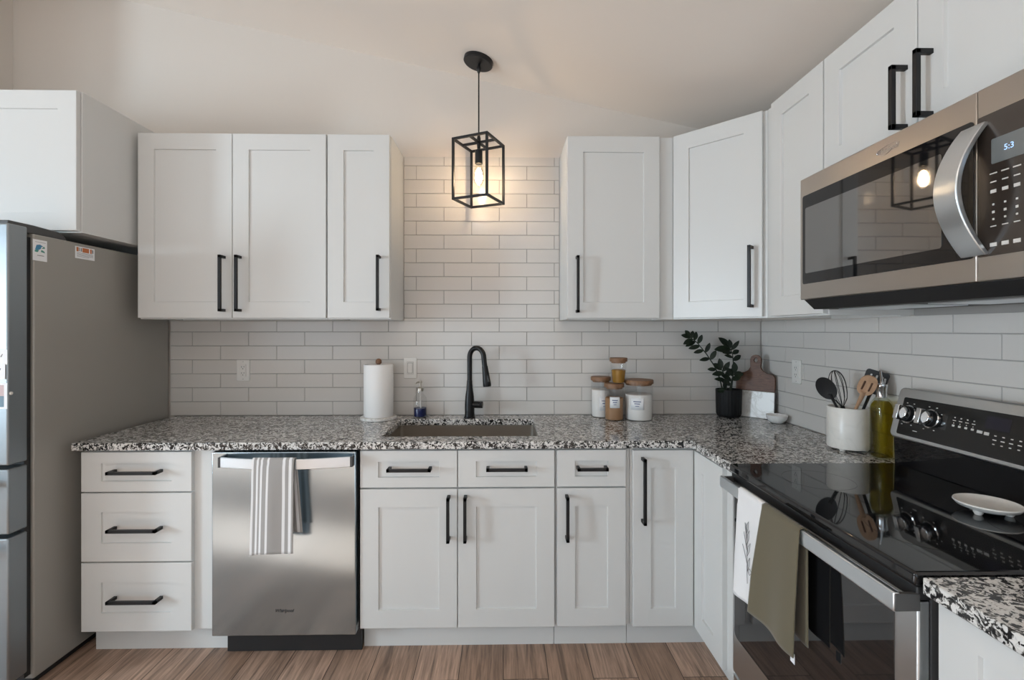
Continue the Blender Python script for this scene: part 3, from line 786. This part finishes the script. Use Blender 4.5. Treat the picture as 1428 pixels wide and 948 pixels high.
# badge on the top strip: script lettering with a loop
MBG = Matrix(((0,0,-1,0),(-1,0,0,0),(0,1,0,0),(0,0,0,1)))
text('badge_lettering', 'Whirlpool', .018, Matrix.Translation((MX-.0006, -1.395, 1.879)) @ MBG, CHROME, dr, .0005, .35)
lp = [Vector((MX-.001, -1.395-.034*math.cos(a)*(1 if a < PI else .8)-.004*math.sin(2*a), 1.879+.011*math.sin(a)+.004*math.cos(a))) for a in [2*PI*i/28*.9 for i in range(29)]]
MB().tube(lp, .0007, 6).build('badge_loop', CHROME, dr)
MB().prism([(1.050, 1.495), (1.085, 1.462), (1.42, 1.462), (1.44, 1.496)], 'y', -1.764, -1.020).build('vent_hood', BLACKP, r, bevel=.002)
MB().box(1.13, 1.30, -1.36, -1.08, 1.4585, 1.4625).build('grease_filter', STEELH, r, bevel=.001)
MB().box(1.13, 1.30, -1.70, -1.42, 1.4585, 1.4625).build('grease_filter', STEELH, r, bevel=.001)

# ------------------------------------------------------------------ pendant lamp
PX, PY = -.127, -.200
r = thing('pendant_lamp', 'black open-cage pendant lamp with glowing bulb hanging above the sink', 'lamp', (PX, PY, 2.05))
zc = ceil_z(PX); sl = math.atan(.217)
MC = Matrix.Translation((PX, PY, zc)) @ Matrix.Rotation(sl, 4, 'Y')
MB(MC).lathe([(.076, -.0005), (.076, -.019), (.072, -.023)], (0,0,0), 40).build('canopy', BLACK, r)
MB().tube([(PX, PY, zc-.018), (PX, PY, 2.40)], .0035, 10).build('stem', BLACK, r)
sw = MB(); sw.lathe([(.006, 0), (.010, .012), (.012, .02), (.007, .04), (.0045, .045)], (PX, PY, zc-.068), 16); sw.build('swivel', BLACK, r)
MK = Matrix.Translation((PX, PY, 0)) @ Matrix.Rotation(math.radians(-25), 4, 'Z')
cg = MB(MK); a = .0955; w = .0115
for x, y in ((-a,-a),(a,-a),(a,a),(-a,a)): cg.box(x-w/2, x+w/2, y-w/2, y+w/2, 2.048, 2.362)
for z in (2.048, 2.3505):
    for s_ in (-1, 1):
        cg.box(-a+w/2, a-w/2, s_*a-w/2, s_*a+w/2, z, z+w); cg.box(s_*a-w/2, s_*a+w/2, -a+w/2, a-w/2, z, z+w)
cg.box(-a, a, -w/2, w/2, 2.3505, 2.362); cg.box(-w/2, w/2, -a, -w/2, 2.3505, 2.362); cg.box(-w/2, w/2, w/2, a, 2.3505, 2.362)
cg.build('cage', BLACK, r, bevel=.001)
MB().lathe([(.0045, .155), (.010, .130), (.010, .10), (.008, .075), (.019, .068), (.0195, .0), (.017, -.002)][::-1], (PX, PY, 2.247), 24).build('socket', BLACK, r)
b_ = MB().lathe([(.002, -.118), (.012, -.115), (.022, -.100), (.0285, -.078), (.0285, -.062), (.024, -.038), (.016, -.012), (.013, .002)], (PX, PY, 2.250), 28).build('bulb', BULBG, r)
MB().lathe([(.002, -.106), (.012, -.101), (.0185, -.082), (.0185, -.066), (.013, -.040), (.004, -.026)], (PX, PY, 2.250), 20).build('filament', BULB, b_)

# ------------------------------------------------------------------ outlets and switch
def plate(name, M, label, cat, outlet, group=None):
    loc = M.translation; rt = thing(name, label, cat, tuple(loc), group)
    MB(M).prism(rrect(-.0355, .0355, -.0575, .0575, .004), 'y', -.0060, -.0002).build('cover_plate', WHITEPL, rt, bevel=.0015)
    MB(M).prism(rrect(-.0165, .0165, -.0335, .0335, .002), 'y', -.0085, -.0055).build('receptacle' if outlet else 'switch_frame', WHITEPL, rt, bevel=.0008)
    if outlet:
        sl = MB(M)
        for z in (-.017, .017):
            sl.box(-.0075, -.0055, -.0092, -.0080, z-.002, z+.007); sl.box(.0050, .0070, -.0092, -.0080, z-.001, z+.007)
            sl.box(-.0025, .0025, -.0092, -.0080, z-.010, z-.006)
        sl.box(-.0015, .0015, -.0065, -.0058, .046, .049); sl.box(-.0015, .0015, -.0065, -.0058, -.049, -.046)
        sl.build('slots', DKGREY, rt, smooth=False)
    else:
        MB(M).prism(rrect(-.0135, .0135, -.0285, .0285, .001), 'y', -.0088, -.0080).build('switch_gap', DKGREY, rt, smooth=False)
        MB(M).prism(rrect(-.0178, .0178, -.0348, .0348, .002), 'y', -.0063, -.0055).build('frame_gap', GROUT, rt, smooth=False)
        MB(M).prism([(-.0095, -.027), (-.0125, 0), (-.0100, .027), (-.0080, .027), (-.0080, -.027)], 'x', -.012, .012).build('rocker', WHITEPL, rt)
    return rt
TS = -.0085
plate('wall_outlet', Matrix.Translation((-1.430, TS, 1.168)), 'white wall outlet on the tile left of the paper towels', 'outlet', True, 'wall outlets')
plate('light_switch', Matrix.Translation((-.515, TS, 1.180)), 'white light switch on the tile above the soap bottle', 'switch', False)
plate('wall_outlet', Mright(XR-.0085, -.342, 1.185), 'white wall outlet on the right wall left of the utensil crock', 'outlet', True, 'wall outlets')

# ------------------------------------------------------------------ things on the counter
def paper_roll():
    x, y = -.663, -.115
    r = thing('paper_towel_holder', 'white paper towel roll on a round marble stand with wooden knob', 'paper towel holder', (x, y, CT))
    MB().lathe([(.092, .0005), (.094, .003), (.094, .012), (.091, .015)], (x, y, CT), 48).build('base', MARBLE, r)
    MB().lathe([(.010, .015), (.010, .292)], (x, y, CT), 16).build('pole', KNOBW, r)
    MB().lathe([(.010, 0), (.0155, .003), (.0155, .016), (.012, .024), (.004, .028)], (x, y, CT+.292), 20).build('knob', KNOBW, r)
    MB().lathe([(.021, .016), (.074, .016), (.0765, .020), (.0765, .286), (.074, .290), (.021, .290), (.021, .016)], (x, y, CT), 56, False, False).build('paper_roll', PAPER, r)
paper_roll()

def soap():
    x, y = -.452, -.062
    r = thing('soap_dispenser', 'clear glass soap dispenser with metal pump and blue soap', 'soap dispenser', (x, y, CT))
    b = MB().lathe([(.033, .0005), (.036, .004), (.036, .092), (.033, .106), (.020, .122), (.0155, .130), (.0155, .142)], (x, y, CT), 36, True, False).build('bottle', GLASS, r)
    MB().lathe([(.033, .006), (.0335, .050)], (x, y, CT), 36).build('blue_soap', BLUESOAP, r)
    p = MB(); p.lathe([(.018, .140), (.018, .156), (.010, .160), (.006, .164), (.006, .182), (.010, .184), (.010, .194), (.006, .197)], (x, y, CT), 24)
    p.tube([(x, y, CT+.189), (x-.012, y-.022, CT+.190), (x-.018, y-.034, CT+.184)], [.006, .0045, .0035], 10); p.build('pump', NICKEL, r)
    MB().tube([(x, y, CT+.15), (x+.004, y, CT+.02)], .003, 8).build('dip_tube', WHITEPL, r)
soap()

def canister(x, y, z, rr, h, fill, fm, label, lab=None, taper=0):
    r = thing('glass_canister', label, 'canister', (x, y, z), 'glass canisters with wooden lids')
    lh = .020
    rb = rr*(1-taper)
    MB().lathe([(rb-.004, .0006), (rb, .004), (rr, h-lh)], (x, y, z), 44, True, False).build('jar', GLASS, r)
    n = MB(); n.lathe([(rb-.006, .004), (rb-.0035, .008), (rb+(rr-rb)*fill/(h-lh)-.0028, fill-.003), (rb+(rr-rb)*fill/(h-lh)-.008, fill), (.02, fill-.004), (.002, fill-.002)], (x, y, z), 44); n.build('contents', fm, r)
    MB().lathe([(rr-.006, h-lh-.008), (rr-.006, h-lh+.0003), (rr+.003, h-lh+.0006), (rr+.003, h-.002), (rr+.0015, h)], (x, y, z), 44).build('lid', BAMBOO, r)
    if lab:
        a0, w, z0, z1 = lab
        ang = lambda u: math.radians(-90+a0) + (u-.5)*w/rr
        l = MB().grid(lambda u, v: (x+(rr+.0006)*math.cos(ang(u)), y+(rr+.0006)*math.sin(ang(u)), z+z0+(z1-z0)*v), 12, 2)
        lo = solid(l.build('label', LABEL, r, ang=60), .0004, 0)
        ln = MB()
        for zz, ww in ((.70, .55), (.52, .40), (.32, .28)):
            zc_ = z0+(z1-z0)*zz
            ln.grid(lambda u, v: (x+(rr+.0012)*math.cos(ang(.5+(u-.5)*ww)), y+(rr+.0012)*math.sin(ang(.5+(u-.5)*ww)), z+zc_+(.0045 if ww > .3 else .003)*(v-.5)), 8, 1)
        solid(ln.build('label_print', INK, lo, ang=60), .0003, 0)
    return r
canister(.531, -.068, CT, .051, .218, .150, FLOUR, 'tall slim glass canister of flour, leftmost of the canister cluster', (10, .05, .04, .115))
canister(.583, -.160, CT, .049, .192, .118, SUGARB, 'glass canister of brown sugar with white label, in front of the cluster', (-8, .052, .068, .125))
canister(.716, -.150, CT, .0725, .210, .135, FLOUR, 'widest glass canister of white flour, right of the brown sugar', (-22, .070, .060, .120))
canister(.606, -.160, CT+.1922, .043, .134, .072, HONEY, 'small glass jar of honey on top of the brown sugar canister', None, .22)

def plant():
    x, y = 1.228, -.082
    r = thing('potted_plant', 'dark green leafy houseplant in a matte black fluted pot', 'plant', (x, y, CT))
    mb = MB(); n = 96; prof = [(.048, .0005), (.058, .006), (.0635, .020), (.066, .145), (.066, .150)]
    rings = [[mb.v((x+(rr+(.0010*math.cos(24*2*PI*i/n) if 0 < k else 0))*math.cos(2*PI*i/n), y+(rr+(.0010*math.cos(24*2*PI*i/n) if 0 < k else 0))*math.sin(2*PI*i/n), CT+zz)) for i in range(n)] for k, (rr, zz) in enumerate(prof)]
    rings.append([mb.v((x+.061*math.cos(2*PI*i/n), y+.061*math.sin(2*PI*i/n), CT+.150)) for i in range(n)])
    rings.append([mb.v((x+.060*math.cos(2*PI*i/n), y+.060*math.sin(2*PI*i/n), CT+.130)) for i in range(n)])
    for a, b in zip(rings, rings[1:]):
        for i in range(n): mb.f([a[i], a[(i+1)%n], b[(i+1)%n], b[i]])
    mb.f(rings[0][::-1]); mb.build('pot', POT, r, ang=60)
    MB().lathe([(.0605, .125), (.0605, .138), (.002, .140)], (x, y, CT), 32).build('soil', SOIL, r)
    def leaf(mb, p, d, L, wd, nrm):
        d = d.normalized(); sd = d.cross(nrm).normalized(); nn = sd.cross(d)
        m = 7; top = []; 
        rows = []
        for i in range(m+1):
            u = i/m; hw = wd*math.sin(PI*min(1, u*.96+.03))**.75*.5
            c = p + d*L*u - nn*(L*.12*u*u)
            rows.append([c - sd*hw + nn*hw*.25, c, c + sd*hw + nn*hw*.25])
        for k, off in ((0, .0005), (1, -.0005)):
            V = [[mb.bm.verts.new(q + nn*off) for q in rw] for rw in rows]
            for a, b in zip(V, V[1:]):
                for i in range(2):
                    mb.f([a[i], a[i+1], b[i+1], b[i]] if k == 0 else [a[i], b[i], b[i+1], a[i+1]])
            if k == 0: V0 = V
        for i in range(m):
            for sdx in (0, 2): mb.f([V0[i][sdx], V[i][sdx], V[i+1][sdx], V0[i+1][sdx]])
    def stem(pts, leaves, rad=.0045):
        pts = [Vector(p) for p in pts]
        s = MB().tube(pts, [rad - rad*.55*i/(len(pts)-1) for i in range(len(pts))], 8).build('stem', STEM, r)
        for (u, sgn, L, w) in leaves:
            f_ = u*(len(pts)-1); i = min(int(f_), len(pts)-2); p = pts[i].lerp(pts[i+1], f_-i); t = (pts[i+1]-pts[i]).normalized()
            side = t.cross(Vector((0,-1,0))).normalized()*sgn
            dr = (side*.95 + t*(.50 if u < .95 else 2.5) + Vector((0, random.uniform(-.25, .05), 0))).normalized()
            nrm = Vector((random.uniform(-.25,.25), -1, random.uniform(.25,.7)))
            mb = MB(); leaf(mb, p, dr, L*1.15, w*1.15, nrm); mb.build('leaf', LEAF, r, ang=70)
    zt = CT+.138; yb = -.085
    stem([(1.190, yb-.01, zt), (1.168, yb-.02, 1.13), (1.140, yb-.02, 1.195), (1.095, yb-.02, 1.262), (1.045, yb-.02, 1.322), (1.003, yb-.02, 1.355)],
         [(.50, 1, .052, .024), (.52, -1, .050, .020), (.62, 1, .050, .021), (.66, -1, .048, .020), (.74, -1, .055, .022), (.78, 1, .046, .021), (.84, -1, .052, .024), (.87, 1, .042, .023),
          (.91, -1, .052, .025), (.94, 1, .036, .022), (.965, -1, .045, .024), (.985, -1, .034, .024), (1.0, 1, .034, .024), (.34, -1, .040, .02)])
    stem([(1.240, yb, zt), (1.243, yb-.01, 1.12), (1.246, yb-.015, 1.20), (1.238, yb-.02, 1.262), (1.222, yb-.02, 1.298)],
         [(.60, 1, .045, .024), (.66, -1, .042, .018), (.74, 1, .036, .024), (.78, -1, .048, .02), (.88, 1, .058, .020), (.90, -1, .075, .036), (.95, 1, .042, .024), (.97, -1, .070, .034), (1.0, -1, .045, .028)])
    stem([(1.212, yb, zt), (1.205, yb-.02, 1.10), (1.190, yb-.03, 1.15), (1.172, yb-.03, 1.18)],
         [(.45, -1, .055, .022), (.6, 1, .055, .028), (.75, -1, .056, .026), (.85, 1, .055, .024), (1.0, 1, .05, .026), (.95, -1, .05, .028)])
    stem([(1.222, yb-.02, zt), (1.222, yb-.03, 1.09), (1.226, yb-.04, 1.13), (1.238, yb-.04, 1.16)],
         [(.35, -1, .055, .028), (.55, -1, .060, .030), (.6, 1, .045, .026), (.8, -1, .055, .032), (.9, 1, .045, .028), (1.0, -1, .05, .03)])
    stem([(1.196, yb-.03, zt), (1.185, yb-.04, 1.075)], [(.5, -1, .045, .02), (.8, -1, .04, .018), (1.0, 1, .045, .022)], .003)
plant()

def board():
    pL = Vector((1.280, -.044, CT)); pR = Vector((1.412, -.196, CT))
    ux = (pR-pL); Wd = ux.length; ux.normalize()
    out = Vector((ux.y, -ux.x, 0)); out = out if out.y < 0 else -out      # towards the room
    up = (Vector((0,0,1)) - out*.078).normalized(); n2 = ux.cross(up).normalized()
    if n2.dot(out) < 0: n2 = -n2
    M = Matrix(((ux.x, -n2.x, up.x, pL.x), (ux.y, -n2.y, up.y, pL.y), (ux.z, -n2.z, up.z, pL.z+.0015), (0,0,0,1)))
    r = thing('cutting_board', 'paddle cutting board of dark wood and white marble leaning in the corner', 'cutting board', tuple((pL+pR)/2))
    Hs, Hm, Ht, rr = .235, .142, .338, .030
    MB(M).prism([(.0, 0), (Wd, 0), (Wd, Hm), (0, Hm)], 'y', .0, .014).build('marble_half', MARBLE, r, bevel=.002)
    MB(M).prism([(Wd-.003, 0), (Wd+.0035, 0), (Wd+.0035, Hm), (Wd-.003, Hm)], 'y', .0005, .0145).build('edge_strip', mat('dark edge', (.05,.04,.035), .5), r)
    cxm = Wd/2; hw = .026
    out_ = [(0, Hm+.0005), (Wd, Hm+.0005), (Wd, Hs-.016), (Wd-.006, Hs-.006), (Wd-.016, Hs)]
    out_ += [(cxm+.055, Hs+.006), (cxm+.036, Hs+.018), (cxm+hw, Hs+.036)]
    for i in range(11):
        a = PI*i/10; out_.append((cxm+.029*math.cos(a), Ht-.029+.029*math.sin(a)))
    out_ += [(cxm-hw, Hs+.036), (cxm-.036, Hs+.018), (cxm-.055, Hs+.006), (.016, Hs), (.006, Hs-.006), (0, Hs-.016)]
    mb = MB(M); bm = mb.bm; es = []
    hole = [(cxm+.0095*math.cos(2*PI*i/20), Ht-.030+.0115*math.sin(2*PI*i/20)) for i in range(20)]
    for pl in (out_, hole):
        vs = [mb.v((a, .0, b)) for a, b in pl]
        for i in range(len(vs)): es.append(bm.edges.new((vs[i], vs[(i+1) % len(vs)])))
    bmesh.ops.triangle_fill(bm, use_beauty=True, edges=es)
    ret = bmesh.ops.extrude_face_region(bm, geom=bm.faces[:])
    bmesh.ops.translate(bm, verts=[v for v in ret['geom'] if isinstance(v, bmesh.types.BMVert)], vec=M.to_3x3() @ Vector((0, .014, 0)))
    mb.build('wood_half', WALNUT, r, bevel=.0015)
board()

x, y = 1.384, -.272
r = tag(MB().lathe([(.020, .0005), (.034, .008), (.046, .024), (.050, .042), (.0485, .043), (.044, .026), (.032, .012), (.002, .007)], (x, y, CT), 40, True, True).build('pinch_bowl', WHITEST, loc=(x, y, CT)),
        'small round white marble bowl in front of the cutting board', 'bowl')

# utensil crock
CX, CY = 1.366, -.800
r = thing('utensil_crock', 'white marble crock on small feet holding cooking utensils', 'crock', (CX, CY, CT))
MB().lathe([(.064, .008), (.0705, .010), (.072, .018), (.072, .165), (.070, .168), (.0635, .168), (.0625, .164), (.0625, .022), (.002, .020)], (CX, CY, CT), 52, True, True).build('pot', MARBLE2, r)
for a in (215, 325, 90):
    a = math.radians(a); MB().lathe([(.009, .0004), (.012, .009)], (CX+.055*math.cos(a), CY+.055*math.sin(a), CT), 14).build('foot', MARBLE2, r)
def utensil_frame(p, q, face=Vector((-.7, -.75, 0))):
    p, q = Vector(p), Vector(q); t = (q-p).normalized()
    n = (face - t*face.dot(t)).normalized(); s_ = t.cross(n)
    return p, q, t, s_, n
def spoon_shape(mb, c, t, s_, n, L, wd, th, dish=.006, slot=None, corner=2.0):
    # solid head: superellipse outline in the (t, s) plane, slightly dished towards n
    m = 30; A, B = [], []
    ctr0 = mb.v(c + n*(th/2-dish)); ctr1 = mb.v(c - n*(th/2+dish))
    prevA = prevB = None; rings = []
    for k in (0.5, .8, 1.0):
        ra, rb = [], []
        for i in range(m):
            a = 2*PI*i/m; ca, sa = math.cos(a), math.sin(a)
            ex = math.copysign(abs(ca)**(2/corner), ca); ey = math.copysign(abs(sa)**(2/corner), sa)
            q = c + t*(L/2*ex*k) + s_*(wd/2*ey*k); dd = dish*(1-k*k)
            ra.append(mb.v(q + n*((th/2 if k < 1 else th*.25) - dd))); rb.append(mb.v(q - n*((th/2 if k < 1 else th*.25) + dd)))
        rings.append((ra, rb))
    for i in range(m):
        j = (i+1) % m
        mb.f([ctr0, rings[0][0][i], rings[0][0][j]]); mb.f([ctr1, rings[0][1][j], rings[0][1][i]])
        for (a0, b0), (a1, b1) in zip(rings, rings[1:]):
            mb.f([a0[i], a1[i], a1[j], a0[j]]); mb.f([b0[i], b0[j], b1[j], b1[i]])
        mb.f([rings[-1][0][i], rings[-1][1][i], rings[-1][1][j], rings[-1][0][j]])
ZI = CT+.024
# black spoon
b0, h0 = Vector((CX+.030, CY-.01, ZI)), Vector((1.283, -.815, 1.135))
p, q, t, s_, n = utensil_frame(b0, h0)
r = thing('cooking_spoon', 'black solid cooking spoon leaning left in the marble crock', 'spoon', tuple(b0), 'utensils in the crock')
mb = MB(); c = q + t*.030; spoon_shape(mb, c, t, s_, n, .098, .066, .006, .008); mb.build('head', BLACKP, r, ang=70)
MB().tube([p, p.lerp(q, .6), q, q+t*.004], [.006, .006, .0075, .009], 10, .55).build('handle', BLACKP, r)
# whisk
b0, h0 = Vector((CX-.004, CY+.034, ZI)), Vector((1.352, -.788, 1.085))
p, q, t, s_, n = utensil_frame(b0, h0); t = Vector((-.24, -.02, .97)).normalized(); s_ = t.cross(n).normalized(); n = s_.cross(t)
r = thing('whisk', 'black wire balloon whisk standing in the marble crock beside the black spoon', 'whisk', tuple(b0), 'utensils in the crock')
MB().tube([p, q-t*.01, q], [.006, .008, .008], 10).build('handle', BLACKP, r)
mb = MB()
for k in range(5):
    a = PI*k/5+.2; dvec = s_*math.cos(a) + n*math.sin(a); pts = []
    for i in range(25):
        u = i/24*PI; hgt = .148*math.sin(u)**.75 if 0 < u < PI else 0
        wd = .038*math.cos(u)*(abs(math.sin(u))**.35 if 0 < u < PI else 0) + .004*math.cos(u)
        pts.append(q + t*hgt + dvec*wd)
    mb.tube(pts, .0013, 6)
mb.build('wires', BLACKP, r)
# wooden slotted spoon
b0, q = Vector((1.370, -.752, ZI+.002)), Vector((1.346, -.908, 1.155))
p, q, t, s_, n = utensil_frame(b0, q, Vector((-.55, -.80, .1)))
r = thing('wooden_spoon', 'light wooden slotted spoon leaning right in the marble crock', 'spoon', tuple(b0), 'utensils in the crock')
mb = MB(); c = q + t*.038; spoon_shape(mb, c, t, s_, n, .094, .056, .008, .004, corner=2.4); hdo = mb.build('head', SPOONW, r, ang=70)
MB().tube([p, p.lerp(q, .7), q, q+t*.008], [.0065, .0065, .010, .013], 12, .6).build('handle', SPOONW, r)
mb = MB()
for k in (-.011, .011): mb.bar(c + s_*k + n*.0022 - t*.022, c + s_*k + n*.0022 + t*.018, .005, .003)
mb.build('slot', mat('slot shadow wood', (.12,.06,.035), .8), hdo)
# black slotted turner
b0, q = Vector((CX+.030, CY+.034, ZI)), Vector((CX+.018, CY-.086, 1.140))
t = (q-b0).normalized(); tt = Vector((.22, -.20, .95)).normalized()
ss = Vector((.75, -.60, -.25)); ss = (ss - tt*ss.dot(tt)).normalized(); n3 = ss.cross(tt)
r = thing('slotted_turner', 'black slotted turner behind the wooden spoon in the marble crock', 'turner', tuple(b0), 'utensils in the crock')
Lh, Wh = .088, .074; c = q + tt*(.012+Lh/2)
mb = MB(Matrix(((ss.x, n3.x, tt.x, c.x), (ss.y, n3.y, tt.y, c.y), (ss.z, n3.z, tt.z, c.z), (0,0,0,1))))
bm = mb.bm; es = []
loops = [rrect(-Wh/2, Wh/2, -Lh/2, Lh/2, .010)] + [rrect(k-.003, k+.003, -.026, .028, .0028) for k in (-.018, 0, .018)]
for pl in loops:
    vs = [mb.v((a, .0015, b)) for a, b in pl]
    for k in range(len(vs)): es.append(bm.edges.new((vs[k], vs[(k+1) % len(vs)])))
bmesh.ops.triangle_fill(bm, use_beauty=True, edges=es)
ret = bmesh.ops.extrude_face_region(bm, geom=bm.faces[:])
bmesh.ops.translate(bm, verts=[v for v in ret['geom'] if isinstance(v, bmesh.types.BMVert)], vec=-n3*.003)
mb.build('head', BLACKP, r, smooth=False)
MB().tube([b0, b0.lerp(q, .7), q, q+tt*.022], [.006, .006, .007, .010], 10, .5).build('handle', BLACKP, r)

# olive oil bottle
x, y = 1.390, -.938
r = thing('oil_bottle', 'square glass bottle of olive oil with pour spout beside the range', 'bottle', (x, y, CT))
def sq(mb, prof):
    rings = [[mb.v((x+a, y+b, CT+z)) for a, b in rrect(-w, w, -w, w, rr, 5)] for w, rr, z in prof]
    for a, b in zip(rings, rings[1:]):
        for i in range(len(a)): mb.f([a[i], a[(i+1) % len(a)], b[(i+1) % len(a)], b[i]])
    return rings
OILG = m_glass('faint green bottle glass', (.86,.90,.74))
mb = MB(); R4 = sq(mb, [(.026, .008, .0006), (.029, .010, .004), (.029, .010, .188), (.027, .012, .203), (.021, .014, .217), (.0165, .0164, .226), (.0160, .0159, .262), (.019, .0189, .264), (.019, .0189, .270)])
mb.f(R4[0][::-1]); mb.build('glass', OILG, r, ang=50)
mb = MB(); R4 = sq(mb, [(.024, .008, .007), (.0265, .009, .010), (.0265, .009, .187), (.0245, .011, .200), (.019, .013, .211)])
mb.f(R4[0][::-1]); mb.f(R4[-1]); mb.build('oil', OIL, r, ang=50)
MB().lathe([(.0172, .225), (.0176, .258), (.0196, .262), (.0196, .272), (.012, .276)], (x, y, CT), 24).build('neck_collar', CHROME, r)
MB().tube([(x, y, CT+.274), (x-.002, y-.002, CT+.295), (x-.011, y-.008, CT+.325)], [.006, .005, .0035], 12).build('spout', CHROME, r)
MB().tube([(x+.010, y, CT+.275), (x+.016, y+.002, CT+.292)], [.003, .003], 8).build('air_tube', CHROME, r)

# ceiling lamp of the room, behind the camera
r = thing('ceiling_lamp', 'round white flush ceiling lamp behind the camera', 'lamp', (-.25, -3.0, ceil_z(-.25)))
MB(Matrix.Translation((-.25, -3.0, ceil_z(-.25))) @ Matrix.Rotation(sl_tilt, 4, 'Y')).lathe([(.10, -.0005), (.10, -.02), (.03, -.025)], (0,0,0), 28).build('base_plate', TRIM, r)
